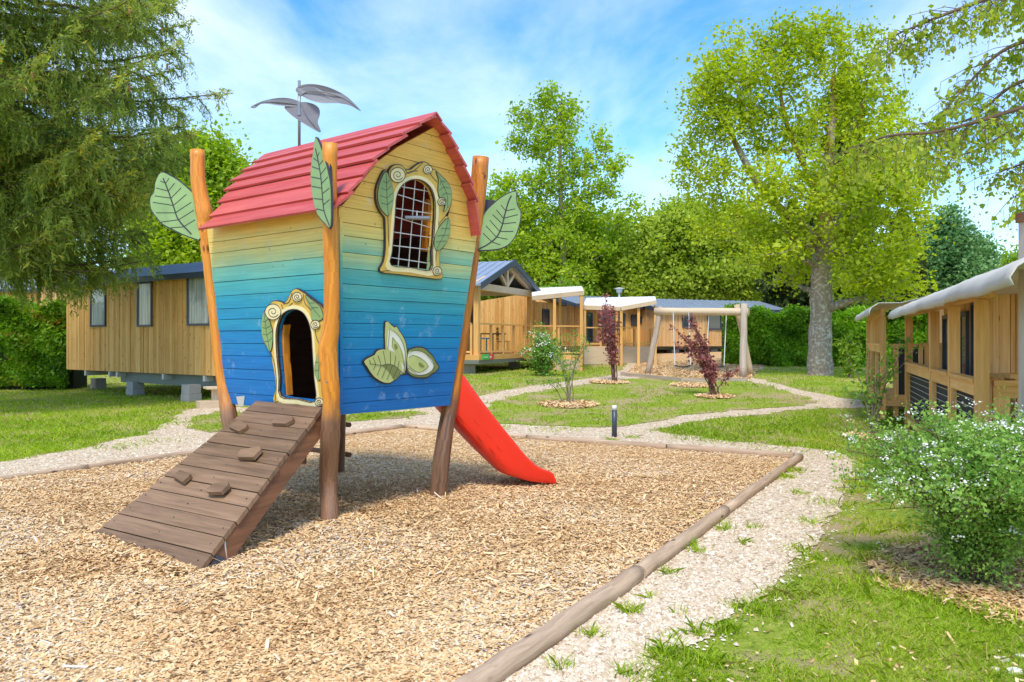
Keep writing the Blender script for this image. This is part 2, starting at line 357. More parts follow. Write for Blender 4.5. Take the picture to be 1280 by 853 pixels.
def lichen_bark():
    m = wood('lichen speckled bark', (.20,.155,.115), (.40,.34,.27), rough=.95, knots=False, grain=.35, bump=1, spec=.05)
    t = m.node_tree; b = t.nodes['Principled BSDF']; nd = t.nodes.new; lk = t.links.new
    src = b.inputs['Base Color'].links[0].from_socket
    geo = nd('ShaderNodeNewGeometry'); n = nd('ShaderNodeTexNoise'); n.inputs['Scale'].default_value = 11; n.inputs['Detail'].default_value = 9; lk(geo.outputs['Position'], n.inputs['Vector'])
    r = ramp(t, n.outputs[0], [(.50, (0,0,0)), (.62, (1,1,1))])
    mx = nd('ShaderNodeMix'); mx.data_type = 'RGBA'; lk(r.outputs[0], mx.inputs['Factor']); lk(src, mx.inputs['A']); mx.inputs['B'].default_value = (.50,.47,.42,1)
    n2 = nd('ShaderNodeTexNoise'); n2.inputs['Scale'].default_value = 1.3; n2.inputs['Detail'].default_value = 6; lk(geo.outputs['Position'], n2.inputs['Vector'])
    sp = nd('ShaderNodeSeparateXYZ'); lk(geo.outputs['Position'], sp.inputs[0])
    mr = nd('ShaderNodeMapRange'); lk(sp.outputs[2], mr.inputs[0]); mr.inputs[1].default_value = 3.6; mr.inputs[2].default_value = 6.5
    mm = nd('ShaderNodeMath'); mm.operation = 'MULTIPLY'; lk(mr.outputs[0], mm.inputs[0])
    r2 = ramp(t, n2.outputs[0], [(.4, (0,0,0)), (.55, (1,1,1))]); lk(r2.outputs[0], mm.inputs[1])
    m2 = nd('ShaderNodeMix'); m2.data_type = 'RGBA'; lk(mm.outputs[0], m2.inputs['Factor']); lk(mx.outputs['Result'], m2.inputs['A']); m2.inputs['B'].default_value = (.26,.17,.03,1)
    lk(m2.outputs['Result'], b.inputs['Base Color']); return m
M['lichen'] = lichen_bark()
M['f_maple'] = foliage('fresh maple leaves', (.26,.36,.02), (.56,.64,.06), .5, .35)
M['f_lime'] = foliage('lime spring leaves', (.22,.36,.02), (.50,.62,.06), .5, .3)
M['f_mid'] = foliage('mid green leaves', (.14,.27,.02), (.38,.52,.06), .45, .3)
M['f_willow'] = foliage('pale willow leaves', (.28,.38,.03), (.52,.62,.10), .5, .4)
M['f_conifer'] = foliage('dark conifer needles', (.04,.075,.02), (.16,.20,.05), .2, .5)
M['f_spruce'] = foliage('spruce needles', (.11,.18,.035), (.42,.50,.09), .45, .8, extra=(.66,.52,.08))
M['f_blue'] = foliage('blue green leaves', (.09,.22,.07), (.26,.44,.17), .4, .4)
M['f_hedge'] = foliage('beech hedge leaves', (.07,.20,.012), (.30,.54,.03), .4, 1.2)
M['f_laurel'] = foliage('laurel hedge leaves', (.05,.14,.012), (.26,.48,.03), .4, 1.0, extra=(.45,.30,.06))
M['f_birch'] = foliage('birch leaves', (.20,.32,.03), (.46,.52,.07), .5, .8)
M['f_purple'] = foliage('purple red leaves', (.18,.05,.06), (.50,.20,.18), .4, 2)
M['f_spirea'] = foliage('small grey green leaves', (.13,.30,.045), (.42,.60,.13), .42, 2.5)
M['f_sapling'] = foliage('young green leaves', (.09,.22,.03), (.30,.50,.08), .4, 3)
M['petal'] = plain('white petals', (.78,.78,.70), .7)
M['stem'] = plain('brown stems', (.14,.075,.05), .8)
M['stemgreen'] = plain('grey stems', (.22,.18,.12), .8)
M['grassblade'] = foliage('grass blades', (.18,.32,.012), (.48,.62,.045), .4, .55, extra=(.55,.50,.16))
M['core'] = plain('dark core for inner shade', (.02,.03,.012), .95)
M['cone'] = plain('brown spruce cone', (.36,.17,.07), .8)

# ================================================================ THE GROUND
def dens(poly, step, jit, seed=1):
    r = np.random.default_rng(seed); out = []
    n = len(poly)
    for i in range(n):
        a = np.array(poly[i][:2]); b = np.array(poly[(i+1) % n][:2]); d = np.linalg.norm(b-a)
        st = max(step, .018*min(a[1], b[1])); k = max(1, int(d/st))
        for j in range(k):
            p = a+(b-a)*j/k
            if j or True: p = p+r.normal(size=2)*jit*(1 if j else .3)*min(1.0, max(.4, a[1]/14))
            out.append(p)
    return np.array(out)
def inside(P_, poly):
    x, y = P_[:,0], P_[:,1]; c = np.zeros(len(P_), bool); n = len(poly); j = n-1
    for i in range(n):
        xi, yi = poly[i]; xj, yj = poly[j]
        m = ((yi > y) != (yj > y)) & (x < (xj-xi)*(y-yi)/(yj-yi+1e-12)+xi); c ^= m; j = i
    return c
def drape(name, poly, dz, mat_, grid=.5, kind='structure'):
    lo = poly.min(0); hi = poly.max(0)
    gx, gy = np.meshgrid(np.arange(lo[0], hi[0], grid), np.arange(lo[1], hi[1], grid)); pts = np.stack([gx.ravel(), gy.ravel()], 1)
    pts = pts[inside(pts, poly)]; n = len(poly)
    vs = [Vector(p) for p in poly]+[Vector(p) for p in pts]
    r = delaunay_2d_cdt(vs, [(i, (i+1) % n) for i in range(n)], [], 1, 1e-4)
    V = np.array([(v.x, v.y, 0) for v in r[0]]); V[:,2] = hgt(V[:,0], V[:,1])+dz
    me = bpy.data.meshes.new(name); me.from_pydata(V.tolist(), [], [tuple(f)[::1] for f in r[2]]); me.update()
    if len(me.polygons) and me.polygons[0].normal.z < 0: me.flip_normals()
    o = link(name, me, mat_); o['kind'] = kind; return o
def pxpoly(pts): return [tuple(G(x, y)[:2]) for x, y in pts]

M['lawn'] = ground_mat('lawn soil and turf', [(.32, (.13,.18,.022)), (.5, (.26,.33,.035)), (.68, (.42,.42,.10))], 16, bump=.7, bdist=.05, patch=1.1, patchcol=(.42,.31,.17))
M['gravel'] = ground_mat('pale gravel', [(0, (.36,.25,.15)), (.3, (.54,.41,.27)), (.65, (.64,.51,.36)), (1, (.70,.59,.45))], 5, vor=34, bump=.9, bdist=.02)
M['chips'] = ground_mat('wood chip bed', [(0, (.40,.23,.10)), (.3, (.54,.33,.15)), (.65, (.66,.43,.21)), (1, (.76,.58,.36))], 5, vor=38, bump=1, bdist=.02)
xs = np.concatenate([[-1500,-900,-500,-300,-200,-150,-110,-90,-75], np.arange(-60,-24,3), np.arange(-24,24,.5), np.arange(24,61,3), [75,90,110,150,200,300,500,900,1500]])
ys = np.concatenate([[-300,-100,-40,-15,-6], np.arange(0,42,.5), np.arange(42,160,4), [180,230,300,450,800,1600,3000]])
gx, gy = np.meshgrid(xs, ys); V = np.stack([gx.ravel(), gy.ravel(), hgt(gx.ravel(), gy.ravel())], 1)
nx = len(xs); ii, jj = np.meshgrid(np.arange(nx-1), np.arange(len(ys)-1)); b0 = (jj*nx+ii).ravel()
lawn = mesh_np('lawn', V, np.stack([b0, b0+1, b0+nx+1, b0+nx], 1), np.zeros(len(b0)), M['lawn']); lawn['kind'] = 'structure'

gravel_px = [(430,960),(805,960),(812,853),(840,815),(885,800),(915,768),(962,742),(985,705),(1030,668),(1052,620),(1076,588),(1072,571),(1000,560),(900,551),(850,544),(818,538),(862,528),(960,518),(1030,511),(1140,513),(1190,512),(1190,502),(1130,503),(1060,499),(1010,490),(965,479),(935,471),(975,466),(940,462),(880,459),(850,457),(846,444),(830,442),(828,449),(833,459),(812,461),(800,455),(788,456),(803,463),(760,471),(690,480),(640,487),(600,496),(560,506),(520,512),(440,519),(285,509),(255,509),(228,515),(205,530),(183,543),(125,556),(70,567),(-60,588),(-500,650),(-520,900)]
gravel_w = dens(pxpoly(gravel_px), .16, .075, 3)
drape('gravel_path', gravel_w, .009, M['gravel'])
isl = {'lawn_island': [(596,520),(612,505),(650,494),(700,486),(770,476),(835,471),(880,472),(925,476),(960,483),(990,492),(1014,499),(1005,508),(930,513),(860,519),(812,529),(780,534),(720,535),(650,531),(610,530)],
       'lawn_strip': [(428,521),(470,517),(520,515),(535,519),(500,524),(450,527),(425,528)],
       'lawn_patch': [(232,536),(240,523),(268,515),(300,516),(330,522),(300,536),(262,542)]}
isl_w = {}
for k, (nm, pp) in enumerate(isl.items()):
    isl_w[nm] = dens(pxpoly(pp), .16, .07, 11+k); drape('lawn', isl_w[nm], .018, M['lawn'])
# the chip bed inside its log edging
pA, pB = G(506,535), G(1000,575); pC = G(612,856); pD = G(-10,604)
dirR = (pC-pB).normalized(); dirL = (pD-pA).normalized()
bed = [tuple(p[:2]) for p in (pA, pB, pB+dirR*9.5, pA+dirL*11)]
bed.insert(3, (bed[2][0]-7, bed[2][1]-.5))
drape('wood_chip_bed', np.array(dens(bed, .5, 0)), .024, M['chips'])
swing_bed_px = [(776,470),(812,463),(900,462),(962,467),(935,478),(850,478)]
swb = np.array(pxpoly(swing_bed_px)); drape('wood_chip_bed', dens(swb, .3, .03, 5), .024, M['chips'])
mulch_w = dens(pxpoly([(1085,705),(1105,690),(1150,680),(1230,690),(1330,700),(1330,775),(1270,780),(1215,765),(1160,748),(1110,735)]), .12, .05, 21)
drape('bark_mulch', mulch_w, .012, M['chips'])

def fbm(p, s):
    q = p*s
    return (np.sin(q[:,0]*1.7+1.3*np.sin(q[:,1]*1.1))*np.cos(q[:,1]*1.9+1.1*np.sin(q[:,0]*.9+2))+.5*np.sin(q[:,0]*4.3+q[:,1]*2.7+np.sin(q[:,1]*5.1))*np.cos(q[:,1]*4.7-q[:,0]*1.3))/1.5
def scatter(n, zn, zf, xlim=1.0, polys=None, holes=(), pw=1.0):
    """random ground points, denser towards the front, where each is larger in view"""
    u = rng.random(n); Y = 1/(1/zf+(1/zn-1/zf)*u) if pw == 1 else (zn**(-pw)+(zf**(-pw)-zn**(-pw))*u)**(-1/pw)
    X = (rng.random(n)*2-1)*.72*Y*xlim+(rng.random(n)-.5)*1.5
    p = np.stack([X, Y], 1); ok = np.ones(n, bool)
    if polys is not None:
        ok = np.zeros(n, bool)
        for q in polys: ok |= inside(p, q)
    for q in holes: ok &= ~inside(p, q)
    return p[ok]
def flakes(p, ln, wd, dz, tilt=.35):
    n = len(p); a = rng.random(n)*2*np.pi; l = ln*np.exp(rng.normal(size=n)*.35); w_ = wd*np.exp(rng.normal(size=n)*.3)
    ax = np.stack([np.cos(a), np.sin(a), rng.normal(size=n)*tilt], 1); ax = unit(ax)
    bx = np.stack([-np.sin(a), np.cos(a), rng.normal(size=n)*tilt], 1); bx = unit(bx)
    c = np.stack([p[:,0], p[:,1], hgt(p[:,0], p[:,1])+dz+rng.random(n)*.018], 1)
    l = l[:,None]/2; w_ = w_[:,None]/2; sk = (rng.random((n,1))-.5)*.8*l
    V = np.stack([c-ax*l-bx*w_, c+ax*(l-sk)-bx*w_, c+ax*l+bx*w_, c-ax*(l+sk*.5)+bx*w_], 1).reshape(-1,3)
    return V, np.arange(4*n).reshape(n,4)
M['chip'] = tintmat('wood chips', [(0, (.34,.17,.07)), (.10, (.54,.31,.13)), (.45, (.73,.47,.22)), (.8, (.79,.57,.32)), (.95, (.78,.62,.42)), (1, (.68,.59,.49))])
p = scatter(720000, 3.1, 14, 1.15, [np.array(bed)], pw=.9)
V, Fc = flakes(p, .029, .0115, .026, .24); mound = np.maximum(0, .03*fbm(p, 1.1)+.012*fbm(p, 4.0)); V[:,2] += np.repeat(mound, 4)
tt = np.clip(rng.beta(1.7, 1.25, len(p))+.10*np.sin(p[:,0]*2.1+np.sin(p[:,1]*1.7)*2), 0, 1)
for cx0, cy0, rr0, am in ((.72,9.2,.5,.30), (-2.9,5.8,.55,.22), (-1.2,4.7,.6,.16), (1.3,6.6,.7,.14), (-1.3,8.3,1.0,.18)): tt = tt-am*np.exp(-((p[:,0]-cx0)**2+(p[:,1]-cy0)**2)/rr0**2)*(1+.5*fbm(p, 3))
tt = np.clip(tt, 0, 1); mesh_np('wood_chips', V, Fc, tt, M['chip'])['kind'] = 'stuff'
p = scatter(60000, 20, 34, .6, [swb]); V, Fc = flakes(p, .06, .03, .026); mesh_np('wood_chips', V, Fc, rng.random(len(p)), M['chip'])['kind'] = 'stuff'
p = scatter(90000, 4, 7.2, 1.3, [mulch_w]); p = p+rng.normal(size=p.shape)*.05; V, Fc = flakes(p, .045, .013, .016); mesh_np('bark_mulch_chips', V, Fc, rng.beta(1.6, 2.2, len(p)), M['chip'])['kind'] = 'stuff'
for a_, r_ in ((G(1262,832), .16),):
    pass
# gravel stones: small irregular six-vertex lumps
def stones(p, size, dz):
    n = len(p); s = size*np.exp(rng.normal(size=n)*.35)
    base = np.array([(1,0,0),(0,1,0),(-1,0,0),(0,-1,0),(0,0,1)], float)
    c = np.stack([p[:,0], p[:,1], hgt(p[:,0], p[:,1])+dz], 1)
    a = rng.random(n)*6.28; ca, sa = np.cos(a), np.sin(a)
    B = base[None]*(1+rng.normal(size=(n,5,1))*.22)*np.stack([np.ones(n), .55+rng.random(n)*.4, .45+rng.random(n)*.35], 1)[:,None,:]
    X = B[:,:,0]*ca[:,None]-B[:,:,1]*sa[:,None]; Y = B[:,:,0]*sa[:,None]+B[:,:,1]*ca[:,None]
    V = np.stack([X, Y, B[:,:,2]], 2)*s[:,None,None]+c[:,None,:]
    f = np.array([(0,1,4),(1,2,4),(2,3,4),(3,0,4)])
    Fc = (np.arange(n)*5)[:,None,None]+f[None]
    return V.reshape(-1,3), Fc.reshape(-1,3)
M['stone'] = tintmat('gravel stones', [(0, (.30,.19,.10)), (.25, (.52,.39,.26)), (.6, (.66,.54,.39)), (1, (.78,.70,.58))])
holes = [np.array(bed), isl_w['lawn_island'], isl_w['lawn_strip'], isl_w['lawn_patch'], swb]
p = scatter(250000, 3.1, 26, 1.15, [gravel_w], holes, pw=.9); p = p+(rng.normal(size=p.shape)*.10+.05)*(rng.random((len(p),1)) < .35); sz = .0105*(1+.02*p[:,1])
V, Fc = stones(p, sz, .008); mesh_np('gravel_stones', V, Fc, np.repeat(rng.beta(2, 1.7, len(p)), 4), M['stone'])['kind'] = 'stuff'

# grass
from mathutils import noise as mnoise
def blades(p, h, w_, dz=0.0, lean=.5):
    n = len(p); a = rng.random(n)*6.28; h = h*np.exp(rng.normal(size=n)*.3); w_ = w_*np.ones(n)
    c = np.stack([p[:,0], p[:,1], hgt(p[:,0], p[:,1])+dz], 1)
    s = np.stack([np.cos(a), np.sin(a), np.zeros(n)], 1)*w_[:,None]/2
    d = np.stack([rng.normal(size=n)*lean, rng.normal(size=n)*lean, np.ones(n)], 1); d = unit(d)*h[:,None]
    mid = c+d*.55; tip = c+d+np.stack([d[:,0]*.5, d[:,1]*.5, -.12*h], 1)
    V = np.stack([c-s, c+s, mid+s*.7, tip, mid-s*.7], 1).reshape(-1,3)
    return V, np.arange(5*n).reshape(n,5)
gholes = [gravel_w, np.array(bed), mulch_w]
mulch_rings = [(710,507,34),(762,479,22),(893,497,21),(865,483,24),(1090,548,32),(640,505,0)]
ring_polys = []
for (x, y, r_) in mulch_rings[:5]:
    c = G(x, y); rr = r_/F*c.y
    ring_polys.append(np.array([(c.x+rr*math.cos(k/20*6.283)*(1+.12*math.sin(k*2.3)), c.y+rr*.95*math.sin(k/20*6.283)) for k in range(20)]))
def noflood(p):
    p = p+rng.normal(size=p.shape)*.05+np.stack([fbm(p, 2.6), fbm(p+3, 2.9)], 1)*.14+np.stack([fbm(p, 7), fbm(p+5, 8)], 1)*.06
    k = np.ones(len(p), bool)
    for q in gholes+ring_polys+[swb]: k &= ~inside(p, q)
    isin = np.zeros(len(p), bool)
    for q in isl_w.values(): isin |= inside(p, q)
    for q in ring_polys: isin &= ~inside(p, q)
    isin &= ~inside(p, np.array(bed))
    return k | isin
VV, FF, TT = [], [], []
def addgrass(p, h, w_, tb, lean=.5):
    global off_
    V, Fc = blades(p, h, w_, .0, lean); VV.append(V); FF.append(Fc+off_); off_ += len(V)
    dry = (rng.random(len(p)) < .06+.30*np.clip(fbm(p+7, 1.25)-.05, 0, 1)); TT.append(np.where(dry, 1.3, np.clip(tb+rng.normal(size=len(p))*.16, 0, .9)))
off_ = 0
p = scatter(330000, 3.2, 9.5, 1.25); p = p[noflood(p)]
nz = fbm(p, 1.6)+.7*fbm(p+9, 4.0); p = p[(nz+rng.normal(size=len(p))*.30) > .0]
addgrass(p, .042, .0045, .42+.28*fbm(p, .8), .8)
p = scatter(330000, 9, 40, 1.15, pw=.8); p = p[noflood(p)]; p = p[(fbm(p, 1.1)+.6*fbm(p+5, 3.3)+rng.normal(size=len(p))*.5) > -.75]
addgrass(p, .06+.02*fbm(p, .6), .0035+.0007*p[:,1], .45+.2*fbm(p, .35), .6)
# tufts on the gravel and at its edge, taller grass by posts and logs
def tufts(px, py, n, r_, h=.07):
    c = G(px, py); q = rng.normal(size=(n,2))*r_*.5+np.array([c.x, c.y]); addgrass(q, h, .006+.0004*c.y, .5, .7)
for t_ in [(1100,728,200,.16),(1150,748,260,.22),(1210,765,220,.2),(1090,700,160,.14),(1060,735,160,.2),(1130,715,60,.1),(1250,775,160,.2),(1120,660,200,.25),(1080,665,160,.2),(880,650,150,.22),(905,662,60,.1),(990,590,160,.2),(985,598,90,.1),(1000,618,50,.12),(1060,615,120,.2),(940,660,30,.1),(1010,655,60,.14),(870,690,60,.08),(865,683,30,.05),(835,718,50,.06),(788,766,90,.07),(740,795,60,.07),(812,748,25,.04),(870,795,60,.06),(835,822,320,.12),(880,830,220,.12),(905,790,160,.1),(950,765,140,.14),(985,745,150,.16),(930,680,25,.06),(1035,700,120,.2),(1045,632,130,.25),(965,600,60,.12),(1045,575,40,.15),(840,800,30,.06),(850,770,15,.05),(1000,690,70,.12),(700,835,50,.06),(775,843,40,.05),(790,548,50,.12),(765,551,60,.1),(845,540,300,.5),(870,548,200,.5),(900,552,180,.5),(1030,565,150,.6),(960,560,100,.6),(590,525,300,.4),(620,536,120,.4),(700,537,160,.5),(455,523,300,.5),(500,520,200,.5),(190,552,100,.5),(215,530,160,.5),(150,560,120,.5)]:
    tufts(*t_)
p = scatter(130000, 3.2, 11, 1.25); p = p[noflood(p)]; p = p[(fbm(p, 1.6)+.7*fbm(p+9, 4.0)+rng.normal(size=len(p))*.3) > -.45]; addgrass(p, .016, .011, .40+.25*fbm(p, .9), 1.6)
p = scatter(2600, 3.3, 12, 1.1, [gravel_w], holes+[]); addgrass(p, .03, .006, .45, 1.0)
pcl = scatter(1300, 3.2, 9, 1.2); pcl = pcl[noflood(pcl)]; Vc, Fcc = flakes(pcl, .03, .012, .012); mesh_np('stray_chips', Vc, Fcc, rng.random(len(pcl)), M['chip'])['kind'] = 'stuff'
mesh_np('grass', np.concatenate(VV), np.concatenate(FF), np.concatenate(TT), M['grassblade'])['kind'] = 'stuff'
for i, q in enumerate(ring_polys):
    drape('mulch_ring', q, .03, M['chips'])
    c = q.mean(0); k = 1500; rr = np.sqrt(rng.random(k))*np.abs(q-c).max()*1.05; an = rng.random(k)*6.283
    V, Fc = flakes(c+np.stack([rr*np.cos(an), rr*np.sin(an)], 1), .06, .03, .035); mesh_np('mulch_chips', V, Fc, .35+.6*rng.random(k), M['chip'])['kind'] = 'stuff'
# some larger pale stones lying in the grass at the lower right
c0 = G(1262,830)
def stone_thing(px, py, s, label):
    g = G(px, py); bm = bmesh.new(); bmesh.ops.create_icosphere(bm, subdivisions=2, radius=s)
    r = random.Random(px)
    for v in bm.verts: v.co = Vector((v.co.x*1.3, v.co.y, v.co.z*.6))*(1+r.uniform(-.14, .14))
    me = bpy.data.meshes.new('stone'); bm.to_mesh(me); bm.free(); o = link('stone', me, M['stone_big']); o.location = g+Vector((0,0,s*.25)); o.rotation_euler.z = r.random()*6
    tag(o, label, 'stone', 'pale stones lying in the grass')
M['stone_big'] = plain('pale limestone', (.68,.62,.54), .9, noise=.15, nscale=30, bump=.3)
stone_thing(1268,842,.033,'largest pale stone at the bottom edge, in thin grass below the flowering bush')
stone_thing(1254,826,.025,'rounded pale stone just above the largest one in the grass')
stone_thing(1276,822,.022,'small pale stone at the right edge of the photo below the mulch')
stone_thing(1245,838,.018,'small pale stone leftmost of the cluster in the lower right grass')
stone_thing(1118,812,.016,'single pale pebble lying alone in the front grass')
stone_thing(1098,806,.014,'flat pale pebble left of the single one in the front grass')

# log edging of the bed: every log a thing
def log(p, q, r_, label, seed, n=10):
    p = Vector(p); q = Vector(q); pts = [p.lerp(q, i/n) for i in range(n+1)]; rr = random.Random(seed)
    pts = [c+Vector((rr.uniform(-.006,.006), rr.uniform(-.006,.006), rr.uniform(-.003,.003))) for c in pts]
    rad = [r_*(1+rr.uniform(-.035,.035)) for _ in pts]; rad[0] *= .93; rad[-1] *= .93
    m = MB(); m.tube(pts, rad, 14, wob=.02)
    tag(m.build('edging_log', M['log'], smooth=True), label, 'log', 'round logs edging the wood chip bed')
def gl(x, y, z=.045): return G(x, y)+Vector((0,0,z))
near = gl(615,853); kn = gl(797,725); km = gl(906,644); kf = gl(1000,575)
e = (kn-near).normalized()
log(kn-e*2.3, kn-e*.012, .064, 'thick grey brown edging log running out of the bottom of the photo', 1, 14)
log(kn+(km-kn).normalized()*.012, km-(km-kn).normalized()*.01, .058, 'middle log of the bed edging beside the pale gravel path', 2)
log(km+(kf-km).normalized()*.01, kf, .054, 'edging log ending at the far right corner of the chip bed', 3)
b1 = gl(835,563); b2 = gl(660,550.5); b3 = gl(506,536)
log(kf+(b1-kf).normalized()*.08, b1, .055, 'rear edging log nearest the right corner, beyond the slide', 4)
log(b1+(b2-b1)*.01, b2, .052, 'rear edging log behind the end of the red slide', 5)
log(b2+(b3-b2)*.01, b3, .05, 'rear edging log behind the playhouse post, reaching the back corner', 6)
w1 = gl(300,562); w2 = gl(110,587,.03); w3 = gl(-40,607,.02)
log(b3+(w1-b3)*.02, w1, .05, 'edging log partly hidden behind the playhouse and its ramp', 7)
log(w1+(w2-w1)*.01, w2, .045, 'half sunken edging log left of the ramp top by the gravel', 8)
log(w2+(w3-w2)*.01, w3, .04, 'sunken edging log at the left edge of the photo', 9)
# plank edging round the swings
q = [G(x, y, .06) for x, y in swing_bed_px]
for i, lab in ((5, 'front left board edging the bed under the swings'), (4, 'front right board edging the bed under the swings'), (3, 'short right board closing the bed under the swings')):
    a, b = q[i], q[(i+1) % 6]
    if i == 4: a, b = q[4], q[5]
    if i == 5: a, b = q[5], q[0]
    if i == 3: continue
    m = MB(); m.beam(a+(b-a)*.01, b-(b-a)*.01, .07, .14); tag(m.build('edging_board', M['silver']), lab, 'board', 'boards edging the swing bed')

# ================================================================ THE PLAYHOUSE
cx_, cy_, th_, a0_, b0_, a1_, b1_, z0_, z1_ = -1.8327, 8.4021, .6656, .7805, .8839, .9272, 1.1037, 1.0108, 2.8593
U = Vector((math.sin(th_), math.cos(th_), 0)); Vv = Vector((-math.cos(th_), math.sin(th_), 0)); CC = Vector((cx_, cy_, 0)); UZ = Vector((0,0,1))
def ab(z): t = (z-z0_)/(z1_-z0_); return a0_+(a1_-a0_)*t, b0_+(b1_-b0_)*t
def corner(su, sv, z, grow=0):
    a, b = ab(z); return CC+U*su*(a+grow)+Vv*sv*(b+grow)+UZ*z
def wplane(p, q, r, inner):
    p, q, r = map(Vector, (p, q, r)); n = (q-p).cross(r-p).normalized()
    if n.dot(p-inner) < 0: n = -n
    return Plane(p, n)
cin = CC+UZ*2
PR = wplane(corner(-1,-1,z0_), corner(1,-1,z0_), corner(-1,-1,z1_), cin)     # gable wall with the window
PL = wplane(corner(-1,-1,z0_), corner(-1,1,z0_), corner(-1,-1,z1_), cin)     # long wall with the door
house = empty('playhouse', (cx_, cy_, 0), 'leaning wooden playhouse on crooked posts, painted blue to yellow, red roof, ramp and slide', 'playhouse')
def clip_h(poly, z0, z1):
    def cl(pl, z, keep_above):
        o = []
        for i in range(len(pl)):
            a, b = pl[i], pl[(i+1) % len(pl)]; ia = (a.z >= z) == keep_above; ib = (b.z >= z) == keep_above
            if ia: o.append(a)
            if ia != ib and abs(a.z-b.z) > 1e-9: o.append(a.lerp(b, (z-a.z)/(b.z-a.z)))
        return o
    r = cl(poly, z0, True)
    return cl(r, z1, False) if len(r) > 2 else []
def plank_wall(poly, nrm, step=.135, th=.026, seed=1, gap=.005, tilt=0):
    rr = random.Random(seed); m = MB(); zs = min(p.z for p in poly); ze = max(p.z for p in poly); z = zs
    while z < ze-.01:
        h = step*rr.uniform(.82, 1.2); q = clip_h([Vector(p) for p in poly], z+gap*.5, min(z+h-gap*.5, ze))
        if len(q) > 2:
            d = rr.uniform(-.004, .004)
            q2 = []
            for p in q:
                if not q2 or (p-q2[-1]).length > 1e-4: q2.append(p)
            if len(q2) > 2: m.prism([p+nrm*(d-th) for p in q2], nrm*th, rr.random())
        z += h
    return m
def boolcut(o, poly, nrm, parentloc=None):
    m = MB(); m.prism([p-nrm*.35 for p in poly], nrm*.7); c = m.build('cutter', None)
    bpy.context.view_layer.update()
    md = o.modifiers.new('cut', 'BOOLEAN'); md.object = c; md.operation = 'DIFFERENCE'; md.solver = 'EXACT'
    bpy.context.view_layer.update()
    dg = bpy.context.evaluated_depsgraph_get(); me = bpy.data.meshes.new_from_object(o.evaluated_get(dg)); o.modifiers.clear(); o.data = me
    bpy.data.objects.remove(c)
def smooth_poly(pts, k=4):
    """Catmull-Rom through the traced points"""
    n = len(pts); out = []
    for i in range(n):
        p0, p1, p2, p3 = [np.array(pts[(i+j-1) % n], float) for j in range(4)]
        for s in range(k):
            t = s/k; out.append(tuple(.5*((2*p1)+(-p0+p2)*t+(2*p0-5*p1+4*p2-p3)*t*t+(-p0+3*p1-3*p2+p3)*t**3)))
    return out
def smooth_line(pts, k=5):
    P_ = [np.array(p, float) for p in pts]; P_ = [2*P_[0]-P_[1]]+P_+[2*P_[-1]-P_[-2]]; out = []
    for i in range(1, len(P_)-2):
        for s in range(k):
            t = s/k; p0, p1, p2, p3 = P_[i-1:i+3]
            out.append(tuple(.5*((2*p1)+(-p0+p2)*t+(2*p0-5*p1+4*p2-p3)*t*t+(-p0+3*p1-3*p2+p3)*t**3)))
    out.append(tuple(P_[-2])); return out
def on(plane, pts, off=0): return [plane.hit(x, y)+plane.n*off for x, y in pts]
def plate(name, plane, pts, off, th, mat_, parent, grow=0):
    poly = on(plane, pts)
    if grow:
        c = sum(poly, Vector())/len(poly); n = len(poly); g = []
        area = sum(((poly[i]-c).cross(poly[(i+1) % n]-c) for i in range(n)), Vector()).dot(plane.n)
        for i in range(n):
            t = (poly[(i+1) % n]-poly[i-1]).normalized(); o = t.cross(plane.n)*(1 if area > 0 else -1); g.append(poly[i]+o*grow)
        poly = g
    m = MB(); m.prism([p+plane.n*off for p in poly], plane.n*th); return m.build(name, mat_, parent)
def ink(plane, lines, off, r_, m=None):
    m = m or MB()
    for l in lines:
        pts = on(plane, smooth_line(l, 4) if len(l) > 2 else l, off); m.tube(pts, r_, 6)
    return m
# walls (traced in the photo, extended behind the posts)
wr_px = [(421,519),(562.5,507),(598,283),(594.6,256),(587.6,234),(579,212),(568.8,191),(560,174),(545,158),(520,172),(497,184),(474,201),(458,219),(443,240),(424,262)]
wl_px = [(284,504.5),(421,519),(424,258),(258,278)]
wallR = plank_wall(on(PR, wr_px), PR.n, .128, seed=3).build('wall', M['paint'], house)
wallL = plank_wall(on(PL, wl_px), PL.n, .128, seed=5).build('wall', M['paint'], house)
for (s1, s2, sd_) in (((1,-1),(1,1),8), ((1,1),(-1,1),9)):
    q = [corner(*s1, z0_, -.035), corner(*s2, z0_, -.035), corner(*s2, z1_, -.035), corner(*s1, z1_, -.035)]
    n = (q[1]-q[0]).cross(q[3]-q[0]).normalized(); n = n if n.dot(q[0]-cin) > 0 else -n
    if sd_ == 9:
        a, b = ab(3.5); q = q[:3]+[CC+Vv*(ab(3.8)[1])+UZ*3.62]+q[3:]
    plank_wall(q, n, .13, seed=sd_).build('wall', M['paint'], house)
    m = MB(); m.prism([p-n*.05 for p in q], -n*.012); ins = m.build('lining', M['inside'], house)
m = MB(); m.prism([corner(a, b, z0_+.03, -.03) for a, b in ((-1,-1),(1,-1),(1,1),(-1,1))], UZ*.035); m.build('floor', M['inside'], house)
